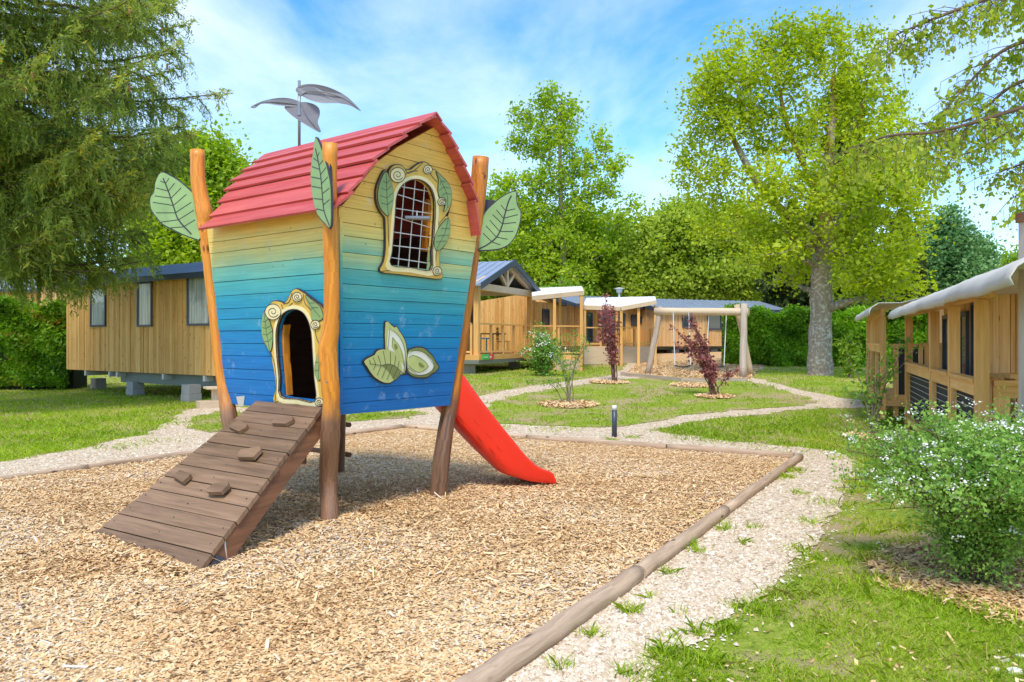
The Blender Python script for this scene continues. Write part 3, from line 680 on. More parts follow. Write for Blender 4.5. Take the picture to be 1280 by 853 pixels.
# corner posts
def post(pts, rad, seed):
    rr = random.Random(seed); P2 = smooth_line([tuple(p) for p in pts], 5); R2 = np.interp(np.linspace(0, 1, len(P2)), np.linspace(0, 1, len(rad)), rad)
    m = MB(); m.tube(P2, [r*(1+rr.uniform(-.03,.03)) for r in R2], 14, wob=.025); return m.build('post', M['orange'], house, smooth=True)
gA = G(412,655); gB = G(548,622); gD = G(424,592)
post([gA-UZ*.2, gA, P(410.5,600,7.36), P(412.5,545,7.16), P(414,500,7.08), P(410,440,7.05), P(414,405,7.02), P(414.5,340,6.97), P(412,260,6.9), P(412.5,179,6.83)], [.082,.08,.085,.088,.078,.088,.074,.068,.064,.064], 1)
post([gB-UZ*.2, gB, P(553,565,8.48), P(566,485,8.58), P(579,400,8.62), P(590,320,8.65), P(597,255,8.66), P(601,197,8.66)], [.105,.10,.095,.085,.085,.082,.078,.088,.094], 2)
gC = G(298,614)
post([gC-UZ*.2, gC, P(290,545,8.3), P(280,480,8.4), P(270,400,8.42), P(262,330,8.42), P(257,285,8.42), P(256,268,8.42), P(248,230,8.42), P(246.5,188,8.42)], [.095,.095,.092,.075,.07,.07,.082,.09,.078,.075], 3)
post([gD-UZ*.2, gD, P(426,518,9.5), corner(1,1,z1_,.08)], [.065,.065,.06,.06], 4)
m = MB(); e_ = Vv*.95
for zz, off in ((.18,0), (.56,.02)):
    p = Vector((gD.x, gD.y, zz+.06))-Vv*.12+U*.07; m.tube([p, p+Vv*1.0-U*off], .032, 10)
m.build('rung', M['rampside'], house, smooth=True)
m = MB(); q = gD+Vv*.82+U*.07; m.tube([q-UZ*.1, q+UZ*1.0], .04, 10); m.build('rung_post', M['orange'], house, smooth=True)
# bolt heads and the grey corner plate of the front wall
m = MB()
for x, y, zd in ((408,478,6.93), (408,249,6.84)): c = P(x, y, zd); m = MB(); m.tube([c+Vector((0,.02,0)), c-Vector((0,.025,0))], .008, 8); m.build('bolt', M['steel'], house)
plate('bracket', PL, [(296,496),(306.5,495),(305,508),(299,508)], .002, .006, M['grille'], house)
plate('corner_batten', PR, [(424,517.5),(427.5,517),(427,272),(424,272)], .002, .012, M['paint'], house)
# roof: lapped boards in courses, each side following the curve of the gable
PG = Plane(PR.o+PR.n*.13, PR.n)
prof = [(545,146),(560.6,167.5),(568.8,185),(579,207),(588,229),(594.6,250),(598,290)]
pr3 = [PG.hit(x, y) for x, y in prof]
apex = pr3[0]; u_ap = (apex-CC).dot(U)
loc_ = [((p-CC).dot(U), (p-CC).dot(Vv), p.z) for p in pr3]
u_mid = loc_[0][0]
left_px = [(545,146),(529,156.5),(509,170),(489,186),(473,201),(460,219),(442,241),(422,261)]
loc_l = [((p-CC).dot(U), (p-CC).dot(Vv), p.z) for p in [PG.hit(x, y) for x, y in left_px]]
ul, _, zL = loc_l[-1]
def vback(px, py, u, z):
    # v at which the back end of a course meets the sight line of the traced end
    return min(np.linspace(-.5, 2.6, 600), key=lambda v: abs(CX+F*(CC+U*u+Vv*v).x/(CC+U*u+Vv*v).y-px))
vb_r = vback(332,200,u_mid,loc_[0][2]); vb_e = vback(258,283,ul,zL)
rf = MB()
def w3(u, v, z): return CC+U*u+Vv*v+UZ*z
for lst in (loc_, loc_l):
    nP = len(lst)-1
    for k in range(nP-1, -1, -1):
        (ua, va, za_), (ub, vb, zb_) = lst[k], lst[k+1]
        d = Vector((ub-ua, 0, zb_-za_)); n2 = Vector((-d.z, 0, d.x)).normalized()
        if n2.z < 0: n2 = -n2
        ext = d.normalized()*.04; lift = .026; th = .024; nn = U*n2.x+UZ*n2.z
        bk = vb_r+(vb_e-vb_r)*(k+.5)/nP+random.uniform(-.02,.02); s_ = -PR.n*random.uniform(-.015,.02)
        A0 = w3(ua, va, za_)+s_; B0 = w3(ub+ext.x, vb, zb_+ext.z)+s_; A1 = w3(ua, bk, za_); B1 = w3(ub+ext.x, bk, zb_+ext.z)
        rf.hexa([A0-nn*.004, A1-nn*.004, B1+nn*lift, B0+nn*lift, A0+nn*(th-.004), A1+nn*(th-.004), B1+nn*(lift+th), B0+nn*(lift+th)])
roof = rf.build('roof', M['roofred'], house)
m = MB(); ra = apex+UZ*.03+PR.n*.01; rb = CC+U*u_mid+Vv*(vb_r+.02)+UZ*(apex.z+.03)
for sgn in (1,-1):
    m.hexa([ra+UZ*0, rb, rb+U*sgn*.07-UZ*.062, ra+U*sgn*.07-UZ*.062, ra+UZ*.02, rb+UZ*.02, rb+U*sgn*.085-UZ*.05, ra+U*sgn*.085-UZ*.05] if sgn > 0 else [ra+U*sgn*.07-UZ*.062, rb+U*sgn*.07-UZ*.062, rb, ra, ra+U*sgn*.085-UZ*.05, rb+U*sgn*.085-UZ*.05, rb+UZ*.02, ra+UZ*.02])
m.build('ridge_board', M['roofred'], roof)
# window and door frames carved in curls and leaves
def zw(pts): return [(460+x/4.742, 180+y/4.739) for x, y in pts]
def zd(pts): return [(230+x/4.265, 340+y/4.265) for x, y in pts]
def spiral(cx, cy, r, turns, start, cw=1, k=22, sq=1.0):
    return [(cx+r*(1-i/k*.85)*math.cos(start+cw*i/k*turns*6.283)*sq, cy+r*(1-i/k*.85)*math.sin(start+cw*i/k*turns*6.283)) for i in range(k+1)]
win_out = zw([(62,755),(82,700),(94,620),(93,500),(90,440),(70,410),(48,370),(38,320),(40,265),(58,210),(88,158),(112,200),(112,165),(140,130),(185,130),(207,152),(240,155),(272,130),(315,110),(346,122),(358,150),(385,158),(425,195),(462,235),(480,280),(482,335),(468,385),(442,430),(460,432),(470,490),(462,560),(430,615),(412,640),(412,730),(425,796),(300,786),(170,770)])
win_in = zw([(122,715),(128,640),(138,520),(147,400),(152,325),(170,272),(200,236),(245,214),(290,214),(330,234),(362,272),(380,330),(383,400),(376,520),(366,640),(357,745),(240,730)])
door_out = zd([(496,695),(505,620),(498,540),(486,480),(478,430),(448,385),(429,330),(430,260),(446,205),(468,240),(465,190),(490,158),(525,160),(548,168),(570,145),(588,108),(612,92),(642,108),(664,122),(700,148),(745,185),(768,240),(765,330),(740,390),(760,430),(758,520),(745,600),(750,715),(620,706)])
door_in = zd([(530,660),(524,560),(512,440),(508,340),(515,285),(535,235),(570,207),(610,200),(648,215),(676,255),(694,320),(702,430),(710,560),(716,685),(620,674)])
for nm, PLN, outp, inp, dk in (('window_frame', PR, win_out, win_in, 0), ('door_frame', PL, door_out, door_in, 1)):
    boolcut(wallR if dk == 0 else wallL, on(PLN, inp), PLN.n)
    so = smooth_poly(outp, 3); si = smooth_poly(inp, 3) if True else inp
    bk = plate(nm, PLN, so, .004, .024, M['ink'], house, grow=.009)
    ch = [plate('moulding', PLN, so, .026, .006, M['ochre'], bk)]
    # cream arch moulding round the opening
    ic = np.mean(np.array(si), 0); arch = [tuple(ic+(np.array(p)-ic)*np.array([1.17 if not dk else 1.15, 1.105])) for p in si]
    ch.append(plate('inner_arch', PLN, [p for p in arch], .030, .007, M['cream'], bk))
    rim = plate('arch_outline', PLN, [p for p in si], .032, .009, M['ink'], bk, grow=.006); ch.append(rim)
    for o_ in [bk]+ch: boolcut(o_, on(PLN, si), PLN.n)
# leaves, curls and lines on the frames
wf = [c for c in house.children if c.name.startswith('window_frame')][0]; df = [c for c in house.children if c.name.startswith('door_frame')][0]
def leafset(PLN, parent, Z, leaves_, veins, curls, lines):
    for lf in leaves_:
        q = smooth_poly(Z(lf), 3); plate('leaf_outline', PLN, q, .034, .004, M['ink'], parent, grow=.006); plate('leaf', PLN, q, .036, .006, M['leafpaint'], parent, grow=-.001)
    for (x, y, r) in curls:
        c = [(x+r*math.cos(a*.3927), y+r*math.sin(a*.3927)) for a in range(16)]
        plate('curl', PLN, Z(c), .032, .010, M['cream'], parent)
    m = MB()
    for l in veins: ink(PLN, [Z(l)], .0425, .0022, m)
    for (x, y, r) in curls:
        ink(PLN, [Z([(x+r*math.cos(a*.3927), y+r*math.sin(a*.3927)) for a in range(17)])], .043, .0035, m)
        ink(PLN, [Z(spiral(x, y, r*.72, 1.5, .5))], .043, .0032, m)
    for l in lines: ink(PLN, [Z(l)], .034, .0032, m)
    m.build('outline', M['ink'], parent)
leafset(PR, wf, zw,
    [[(88,165),(112,210),(130,270),(133,330),(122,385),(103,425),(80,410),(55,375),(42,325),(45,265),(60,215)], [(388,165),(425,200),(462,240),(478,290),(476,345),(455,380),(435,400),(440,350),(405,310),(400,260),(402,210)], [(458,440),(470,490),(460,560),(425,612),(390,632),(377,590),(385,540),(410,490)]],
    [[(88,165),(92,250),(95,340),(103,425)], [(92,235),(72,220)], [(92,235),(110,215)], [(93,275),(62,262)], [(93,275),(120,250)], [(95,320),(52,305)], [(95,320),(128,290)], [(97,360),(62,350)], [(97,360),(128,335)],
     [(388,165),(420,230),(450,300),(455,380)], [(415,220),(408,245)], [(415,220),(440,225)], [(430,255),(405,275)], [(430,255),(465,262)], [(445,290),(420,305)], [(445,290),(474,300)],
     [(458,440),(440,520),(400,600),(390,632)], [(445,500),(466,500)], [(445,500),(415,500)], [(430,540),(462,540)], [(430,540),(392,545)], [(415,575),(445,575)], [(415,575),(385,580)]],
    [(158,185,44), (337,153,26), (420,342,24), (393,752,26)],
    [[(207,152),(225,175),(270,150),(310,112)], [(200,185),(235,165),(280,160)], [(355,150),(360,185),(395,225)], [(103,425),(108,560),(112,640),(98,720)], [(442,430),(420,455),(405,480)], [(405,380),(398,430),(405,470)], [(390,632),(386,700),(372,760)], [(62,755),(120,745),(122,716)]])
leafset(PL, df, zd,
    [[(446,210),(470,255),(488,310),(490,370),(478,425),(455,385),(434,330),(433,265)], [(664,125),(700,150),(742,185),(760,240),(735,260),(700,250),(690,190)], [(755,415),(765,470),(760,540),(738,575),(718,550),(715,500),(730,440)]],
    [[(446,210),(455,290),(465,360),(478,425)], [(452,265),(438,262)], [(452,265),(468,250)], [(457,300),(437,295)], [(457,300),(482,285)], [(462,335),(442,330)], [(462,335),(488,315)], [(468,370),(450,368)], [(468,370),(488,350)],
     [(664,125),(700,185),(745,240)], [(690,165),(715,165)], [(705,190),(735,190)], [(705,190),(692,205)], [(745,430),(738,500),(735,570)], [(740,480),(722,480)], [(738,520),(720,525)]],
    [(494,212,42), (623,133,25), (720,280,24), (740,690,22)],
    [[(535,172),(550,200),(595,165)], [(545,170),(575,160),(592,112)], [(652,118),(660,165),(690,200)], [(478,425),(500,500),(508,600),(500,690)], [(740,390),(722,350),(715,310)], [(497,695),(530,680),(532,662)]])
# window grille: galvanised wire
m = MB(); PGr = Plane(PR.o-PR.n*.02, PR.n)
for l in ([(217,218),(178,725)], [(280,214),(240,730)], [(336,240),(298,738)], [(180,250),(356,282)], [(158,295),(380,362)], [(150,380),(383,415)], [(147,428),(380,500)], [(138,520),(372,556)], [(130,600),(365,628)], [(124,672),(360,708)]):
    m.tube(on(PGr, zw(l)), .0055, 6)
m.build('window_grille', M['grille'], house)
m = MB(); a, b = zw([(225,437)])[0], zw([(362,441)])[0]
pa = PR.hit(*a)+PR.n*-.02; pb = PR.hit(*b)+PR.n*.16; pb = P(*b, PR.hit(*b).y-.12)
m.tube([pa, pb], [.02,.022], 14); sc_ = m.build('spyglass', M['steel'], house)
m = MB(); m.tube([pb+(pb-pa).normalized()*.001, pb+(pb-pa).normalized()*.002], .014, 12); m.build('eyepiece', M['ink'], sc_)
m = MB(); s_ = pa.lerp(pb, .5); m.tube([s_, s_+UZ*.07], .007, 8); m.build('bracket', M['grille'], sc_)
# reveals of the openings (orange timber inside the wall)
for PLN, inp, idx in ((PR, win_in, range(11,15)), (PL, door_in, range(0,5))):
    q = on(PLN, inp); m = MB(); ids = list(idx)
    for i in ids[:-1]:
        a, b = q[i], q[i+1]; c = sum(q, Vector())/len(q); io = ((c-a)-(c-a).dot(UZ)*UZ).normalized()*.03
        m.hexa([a-PLN.n*.03, b-PLN.n*.03, b-PLN.n*.03+io, a-PLN.n*.03+io, a-PLN.n*.095, b-PLN.n*.095, b-PLN.n*.095+io, a-PLN.n*.095+io])
    m.build('reveal', M['orange'], house)
# painted teapot, shelf and board inside, seen through the door
wb = wplane(corner(1,1,z0_), corner(1,-1,z0_), corner(1,1,z1_), cin); PI_ = Plane(wb.o-wb.n*.07, -wb.n)
tp = plate('teapot_picture', PI_, smooth_poly(zd([(545,335),(570,335),(570,315),(580,300),(590,290),(600,300),(612,315),(615,335),(640,325),(645,340),(630,370),(620,395),(585,405),(565,385),(548,365)]), 3), .0, .02, M['blueteapot'], house)
m = MB(); ink(PI_, [zd([(568,335),(595,330),(618,335)]), ], .022, .01, m); m.build('lid_line', M['ink'], tp); m = MB(); ink(PI_, [zd([(638,330),(655,345),(640,380),(625,385)])], .022, .01, m); m.build('handle', M['ink'], tp)
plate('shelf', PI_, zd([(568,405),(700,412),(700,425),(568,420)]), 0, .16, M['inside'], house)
plate('painted_bowl', PI_, smooth_poly(zd([(600,460),(640,445),(690,450),(700,480),(680,515),(640,515),(610,500)]), 2), 0, .02, M['ink'], house)
# flower of three leaves on the blue gable boards
def zf(pts): return [(430+x/7.754, 390+y/7.754) for x, y in pts]
fl = plate('leaf_flower', PR, smooth_poly(zf([(388,92),(440,118),(478,148),(495,135),(520,175),(548,215),(578,270),(592,330),(600,390),(640,355),(700,340),(760,345),(810,385),(845,420),(865,455),(885,495),(912,530),(880,575),(835,605),(800,632),(760,640),(720,638),(660,628),(625,605),(600,580),(570,608),(540,600),(510,640),(470,665),(430,690),(370,688),(320,665),(270,630),(230,580),(200,530),(172,478),(220,440),(280,410),(295,380),(340,358),(385,355),(384,220)]), 2), .004, .014, M['ink'], house, grow=.006)
for nm, mt_, pts, o1 in (
    ('upper_leaf', 'leafpale', [(390,98),(440,122),(478,152),(495,140),(520,180),(548,220),(576,275),(590,335),(596,400),(590,480),(570,600),(500,480),(430,400),(388,352)], .016),
    ('white_band', 'leafwhite', [(425,158),(470,190),(520,240),(555,310),(575,390),(575,480),(560,590),(510,470),(460,390),(410,360),(408,270)], .019),
    ('heart', 'leafpale', [(452,245),(485,280),(530,350),(560,420),(565,520),(520,450),(480,390),(448,340)], .022),
    ('eye', 'olive', [(470,305),(495,320),(500,350),(485,365),(470,345)], .026),
    ('lower_leaf', 'leafpale', [(178,480),(222,443),(282,414),(298,384),(342,362),(390,362),(440,370),(490,405),(525,460),(545,530),(552,600),(530,602),(500,640),(460,662),(425,684),(372,682),(325,660),(275,625),(235,575),(205,525)], .024),
    ('lower_leaf_shade', 'olive', [(345,510),(420,500),(480,530),(530,590),(500,638),(465,655),(430,600),(380,545)], .026),
    ('right_leaf', 'olive', [(604,395),(642,360),(700,345),(758,350),(806,388),(842,424),(862,458),(882,498),(906,530),(878,570),(830,600),(798,626),(760,632),(700,632),(655,620),(620,595),(598,540)], .016),
    ('right_band', 'leafwhite', [(606,410),(650,378),(720,380),(780,410),(830,460),(856,515),(835,565),(780,600),(700,610),(640,590),(604,540)], .019),
    ('right_heart', 'leafpale', [(608,440),(660,418),(710,430),(760,470),(802,525),(770,568),(710,585),(650,575),(604,520)], .022),
    ('eye', 'olive', [(706,492),(725,488),(762,530),(735,535),(708,515)], .026)):
    plate(nm, PR, smooth_poly(zf(pts), 2), o1, .004, M[mt_], fl, grow=-.001)
m = MB()
ink(PR, [zf(l) for l in ([(228,500),(280,505),(345,515),(410,502),(470,520),(520,560),(555,600)], [(240,500),(225,462)], [(290,508),(262,440)], [(340,515),(310,420)], [(385,505),(360,375)], [(430,508),(430,385)], [(470,520),(480,420)], [(500,545),(515,470)], [(290,508),(262,560)], [(340,518),(300,610)], [(400,510),(345,640)], [(450,512),(395,655)], [(500,545),(455,640)], [(530,570),(490,635)])], .0305, .0022, m)
ink(PR, [zf(l) for l in ([(425,158),(520,240),(575,390),(560,590)], [(425,158),(408,360)], [(452,245),(448,340)], [(452,245),(530,350),(565,520)], [(606,410),(650,378),(720,380),(780,410),(856,515)], [(608,440),(660,418),(760,470),(802,525)], [(802,525),(710,585),(604,520)], [(856,515),(835,565),(780,600),(700,610),(604,540)])], .0265, .0018, m)
m.build('outline', M['ink'], fl)
# big leaves on the post tops
def za(pts): return [(180+x/4.264, 90+y/4.265) for x, y in pts]
def zb(pts): return [(400+x/4.265, 130+y/4.265) for x, y in pts]
def zg(pts): return [(x/2.509, y/2.509) for x, y in pts]
def bigleaf(PLN, pts, veins, w_=.006, shade=None, back=None):
    q = smooth_poly(pts, 3); o = plate('post_leaf', PLN, q, -.018, .018, M['leafpaint'], house)
    plate('leaf_edge', PLN, q, -.022, .016, M['ink'], o, grow=.012)
    m = MB(); ink(PLN, [veins[0]], .0, w_*1.3, m); ink(PLN, veins[1:], .0, w_*.75, m); m.build('veins', M['ink'], o)
    if back: plate('backing', Plane(PLN.o+Vector((0,.05,0)), PLN.n), back, -.02, .02, M['ink'], o)
    return o
def faceplane(pt, yaw, tilt=0):
    n = Vector((math.sin(R(yaw)), -math.cos(R(yaw)), math.sin(R(tilt)))); return Plane(pt, n)
bigleaf(faceplane(P(250,290,8.36), -12, 8), zg([(505,542),(535,553),(562,570),(590,594),(610,618),(616,670),(628,746),(605,746),(575,735),(540,718),(510,702),(492,682),(474,655),(472,622),(482,606),(486,590),(488,572)]),
    [zg([(512,560),(528,600),(545,650),(560,690),(600,735)]), zg([(520,575),(503,568)]), zg([(520,575),(530,560)]), zg([(528,600),(490,590)]), zg([(528,600),(548,575)]), zg([(537,622),(486,615)]), zg([(537,622),(568,590)]), zg([(544,645),(480,635)]), zg([(544,645),(585,610)]), zg([(550,668),(490,668)]), zg([(550,668),(600,635)]), zg([(560,690),(505,697)]), zg([(560,690),(608,660)]), zg([(575,712),(535,715)]), zg([(575,712),(612,690)])])
bigleaf(faceplane(P(405,235,6.80), -48, 0), za([(912,352),(935,395),(960,470),(982,560),(992,640),(992,820),(965,806),(925,760),(905,700),(893,620),(888,560),(892,490),(902,420)]),
    [za([(915,410),(930,480),(943,560),(950,640),(960,740),(988,818)]), za([(925,450),(935,430)]), za([(930,480),(905,460)]), za([(932,500),(955,470)]), za([(937,520),(895,505)]), za([(940,550),(970,510)]), za([(942,570),(892,560)]), za([(944,600),(980,560)]), za([(946,620),(895,610)]), za([(950,650),(988,620)]), za([(950,680),(905,675)]), za([(955,710),(990,680)]), za([(958,740),(920,730)])], .005,
    back=za([(960,455),(990,462),(994,600),(975,590)]))
bigleaf(faceplane(P(600,290,8.62), 14, 6), zb([(845,776),(850,740),(850,700),(858,650),(870,605),(890,570),(930,530),(980,492),(1040,468),(1045,500),(1050,540),(1068,575),(1066,620),(1050,680),(1030,720),(1000,752),(960,770),(920,776),(880,778)]),
    [zb([(848,774),(900,745),(945,705),(970,650),(985,590),(1005,520),(1020,490)]), zb([(990,570),(1040,560)]), zb([(990,570),(965,540)]), zb([(978,610),(1055,590)]), zb([(978,610),(940,565)]), zb([(972,640),(1045,632)]), zb([(972,640),(920,590)]), zb([(958,680),(1030,680)]), zb([(958,680),(905,620)]), zb([(940,710),(1000,722)]), zb([(940,710),(885,650)]), zb([(915,735),(960,752)]), zb([(915,735),(870,690)])],
    back=zb([(872,508),(935,515),(905,555),(868,585)]))
# wind vane of three grey leaves on its mast
ridge_z = apex.z; vm_ = vback(374,190,u_mid,ridge_z); mb_ = CC+U*u_mid+Vv*vm_+UZ*ridge_z
mt_top = P(374,101,mb_.y)
m = MB(); m.tube([mb_, Vector((mb_.x, mb_.y, mt_top.z))], .016, 10); mast = m.build('mast', M['steel'], house, smooth=True)
for pts, vein, yw, tl in (([(553,176),(600,158),(660,145),(740,140),(800,150),(838,168),(838,184),(790,188),(720,180),(650,166),(612,166),(580,184)], [(580,170),(650,158),(740,165),(838,180)], 10, 75),
        ([(815,105),(820,88),(845,74),(900,67),(980,78),(1060,110),(1110,150),(1144,188),(1090,165),(1030,160),(950,165),(890,153),(835,125)], [(838,135),(870,112),(930,105),(1010,115),(1080,140),(1140,185)], -15, 40),
        ([(750,188),(800,180),(845,164),(900,172),(932,195),(936,230),(926,270),(941,322),(880,295),(810,250),(770,218)], [(838,175),(870,240),(905,285),(938,320)], 5, 15)):
    pl_ = faceplane(Vector((mb_.x, mb_.y, mt_top.z-.25)), yw, 0); o = plate('wind_leaf', pl_, smooth_poly(za(pts), 4), .018, .006, M['mesh grey'], mast)
    # bow the blade a little
    for v in o.data.vertices:
        dx = v.co.x-mb_.x; v.co.y += dx*dx*.35
    m = MB(); ink(pl_, [za(vein)], .024, .006, m)
    for i in range(len(m.v)): m.v[i].y += (m.v[i].x-mb_.x)**2*.35
    m.build('wind_leaf_rib', M['steel'], mast)
m = MB(); m.tube([Vector((mb_.x, mb_.y, mt_top.z-.40)), Vector((mb_.x, mb_.y, mt_top.z-.25))], .032, 10); m.build('hub', M['steel'], mast)
# ramp with climbing blocks
TL, TR = P(320.4,501,7.95), P(403,509,7.22); BR = G(241,722); BL = P(120,664,6.68)
BLg = BL+(BL-TL).normalized()*.28; BR = BR+(BR-TR).normalized()*.1
ramp_o = empty('ramp', TL.lerp(BR, .5), None, None); del_ = [ramp_o.pop(k, None) for k in ('label',)] ; ramp_o.parent = house; ramp_o.location = TL.lerp(BR, .5)-house.location
nr = (TR-TL).cross(BLg-TL).normalized(); nr = nr if nr.z > 0 else -nr
m = MB(); nb = 13
for i in range(nb):
    t0, t1 = i/nb+.0022, (i+1)/nb-.0022; jl, jr = random.uniform(-.012,.012), random.uniform(-.008,.008)
    wd = (TR-TL).normalized()
    a, b = TL.lerp(BLg, t0)+wd*jl, TR.lerp(BR, t0)+wd*jr; c, d = TR.lerp(BR, t1)+wd*jr, TL.lerp(BLg, t1)+wd*jl
    lf = nr*random.uniform(-.004,.004)
    m.hexa([a-nr*.034+lf, b-nr*.034+lf, c-nr*.034+lf, d-nr*.034+lf, a+lf, b+lf, c+lf, d+lf])
m.build('deck_boards', M['ramp'], ramp_o)
m = MB(); wd = (TR-TL).normalized()
for (a, b, s) in ((TR-wd*.012, BR-wd*.012, -1), (TL+wd*.012, BLg+wd*.012, 1)):
    q = [a-nr*.036, b-nr*.036, b-nr*.19, a-nr*.19]; m.prism(q, wd*s*.06)
m.build('stringer', M['rampside'], ramp_o)
PRm = Plane(TL, nr)
for pts in ([(788,178),(800,162),(830,150),(882,158),(880,172),(850,188),(795,186)], [(607,200),(650,168),(686,190),(682,204),(650,220)], [(642,325),(660,298),(742,284),(745,298),(712,332),(650,332)], [(368,412),(400,384),(446,402),(440,412),(412,436)], [(510,472),(540,446),(604,432),(608,450),(575,480),(520,480)]):
    plate('climbing_block', PRm, [(110+x/3.412, 480+(y-5)/3.412) for x, y in pts], .001, .035, M['ramp'], ramp_o)
m = MB(); m.prism([P(110+x/3.412, 480+y/3.412, 5.93) for x, y in [(562,680),(586,672),(595,765),(570,770)]], Vector((0,.008,0))); m.build('metal_strap', M['grille'], ramp_o)
Ps = Plane(BR+wd*.052, wd)
m = MB(); m.prism([p+wd*.006 for p in [BR.lerp(TR, .02)-nr*.05, BR.lerp(TR, .17)-nr*.05, BR.lerp(TR, .19)-nr*.12, BR.lerp(TR, .04)-nr*.2]], wd*.006); m.build('end_plate', M['anthracite'], ramp_o)
m = MB()
for i in range(nb):
    for s_ in (.05, .5, .95):
        if random.random() < .75:
            c = TL.lerp(BLg, (i+.5)/nb).lerp(TR.lerp(BR, (i+.5)/nb), s_); m = MB(); m.tube([c, c+nr*.004], .006, 6); m.build('screw', M['ink'], ramp_o)
# slide
s0 = Vector((-.98, 8.72, 0)); s1 = Vector((.50, 9.30, 0)); sdn = (s1-s0).normalized(); sn = Vector((sdn.y, -sdn.x, 0))
PS = Plane(s0+sn*.27, sn)
topl = [(556,428),(577,464.5),(595,491),(619,522.5),(644,553.5),(659,571.5),(673,583.5),(684,588),(691,592),(695.5,603.5)]
botl = [(540,496),(568,527),(598,559),(632,592),(640,597),(650,600),(662,603.5),(676,605.5),(686,606),(695,606)]
T3 = on(PS, smooth_line(topl, 4)); B3 = on(PS, smooth_line(botl, 4)); k_ = len(T3)
sl = MB(); prof_ = []
for i in range(k_):
    t, b = T3[i], B3[i]; hh = (t-b); wv = -sn
    bed_h = .30 if i < k_-8 else .30+.5*(i-k_+8)/8
    ring = [b+wv*.06, b+hh*.12+wv*.0, b+hh*.5-wv*.015, t-hh*.06-wv*.03, t-wv*.012, t+wv*.02, t-hh*.12+wv*.045, b+hh*bed_h+wv*.08, b+hh*(bed_h-.06)+wv*.27, b+hh*bed_h+wv*.46, t-hh*.12+wv*.495, t+wv*.52, t+wv*.552, t-hh*.06+wv*.57, b+hh*.5+wv*.555, b+hh*.12+wv*.54, b+wv*.48]
    prof_.append(ring)
nR = len(prof_[0])
for r_ in prof_: sl.v += r_
for i in range(k_-1):
    for j in range(nR):
        j2 = (j+1) % nR; sl.face((i*nR+j, (i+1)*nR+j, (i+1)*nR+j2, i*nR+j2), [(0,0),(1,0),(1,1),(0,1)], .5)
sl.face(tuple(range(nR)), [(0,0)]*nR, .5); sl.face(tuple(range((k_-1)*nR, k_*nR))[::-1], [(0,0)]*nR, .5)
slide = sl.build('slide', M['red'], house, smooth=True)
md = slide.modifiers.new('soft', 'SUBSURF'); md.levels = 1; md.render_levels = 2
# moulded slots on the slide's side
m = MB()
for (x, y) in ((572,517),(580,531),(596,543),(592,524),(607,540),(612,559),(623,573),(633,585),(620,556)):
    p = PS.hit(x, y)+sn*.012; q_ = PS.hit(x+6, y+7)+sn*.012; m = MB(); m.beam(p, q_, .008, .012, up=sn); m.build('grip_rib', M['red'], slide)
for o_ in house.children_recursive:
    pass

# ================================================================ CABINS
class Frame:
    """s along the front wall, t away from the viewer, z up"""
    def __init__(f, A, B, away=True):
        f.o = Vector((A[0], A[1], 0)); f.a = (Vector((B[0], B[1], 0))-f.o); f.len = f.a.length; f.a.normalize()
        n = Vector((-f.a.y, f.a.x, 0)); f.n = n if n.y > 0 else -n
        f.pl = Plane(f.o, -f.n)
    def p(f, s, t, z): return f.o+f.a*s+f.n*t+UZ*z
    def sz(f, px, py, t=0):
        q = Plane(f.o+f.n*t, -f.n).hit(px, py); return (q-f.o).dot(f.a), q.z
    def box(f, m, s0, s1, t0, t1, z0, z1, tint=None):
        m.hexa([f.p(s0,t0,z0), f.p(s1,t0,z0), f.p(s1,t1,z0), f.p(s0,t1,z0), f.p(s0,t0,z1), f.p(s1,t0,z1), f.p(s1,t1,z1), f.p(s0,t1,z1)], tint)
def boards(f, m, s0, s1, z0, z1, seed=0, t=0, top=None, wmin=.07, wmax=.16, every=0):
    """vertical cladding boards of uneven width; top(s) gives the upper end under a gable"""
    rr = random.Random(seed); s = s0
    while s < s1-.005:
        w_ = min(rr.uniform(wmin, wmax), s1-s); d = rr.choice((0, .008, .018))
        za = top(s+.003) if top else z1; zb_ = top(s+w_-.003) if top else z1
        a0, a1 = s+.003, s+w_-.003
        m.hexa([f.p(a0,t-d,z0), f.p(a1,t-d,z0), f.p(a1,t+.02,z0), f.p(a0,t+.02,z0), f.p(a0,t-d,za), f.p(a1,t-d,zb_), f.p(a1,t+.02,zb_), f.p(a0,t+.02,za)], rr.random())
        s += w_
def window(f, par, s0, s1, z0, z1, t=0, pane='glass', bars=0, w_=.06):
    m = MB(); tt0, tt1 = t-.065, t-.02
    f.box(m, s0, s1, tt0, tt1, z0, z0+w_); f.box(m, s0, s1, tt0, tt1, z1-w_, z1)
    f.box(m, s0, s0+w_, tt0, tt1, z0+w_, z1-w_); f.box(m, s1-w_, s1, tt0, tt1, z0+w_, z1-w_)
    for k in range(bars): c = s0+(s1-s0)*(k+1)/(bars+1); f.box(m, c-w_*.45, c+w_*.45, tt0, tt1, z0+w_, z1-w_)
    o = m.build('window', M['anthracite'], par)
    m = MB(); f.box(m, s0+w_*.9, s1-w_*.9, t-.035, t-.022, z0+w_*.9, z1-w_*.9); m.build('pane', M[pane], o)
    return o
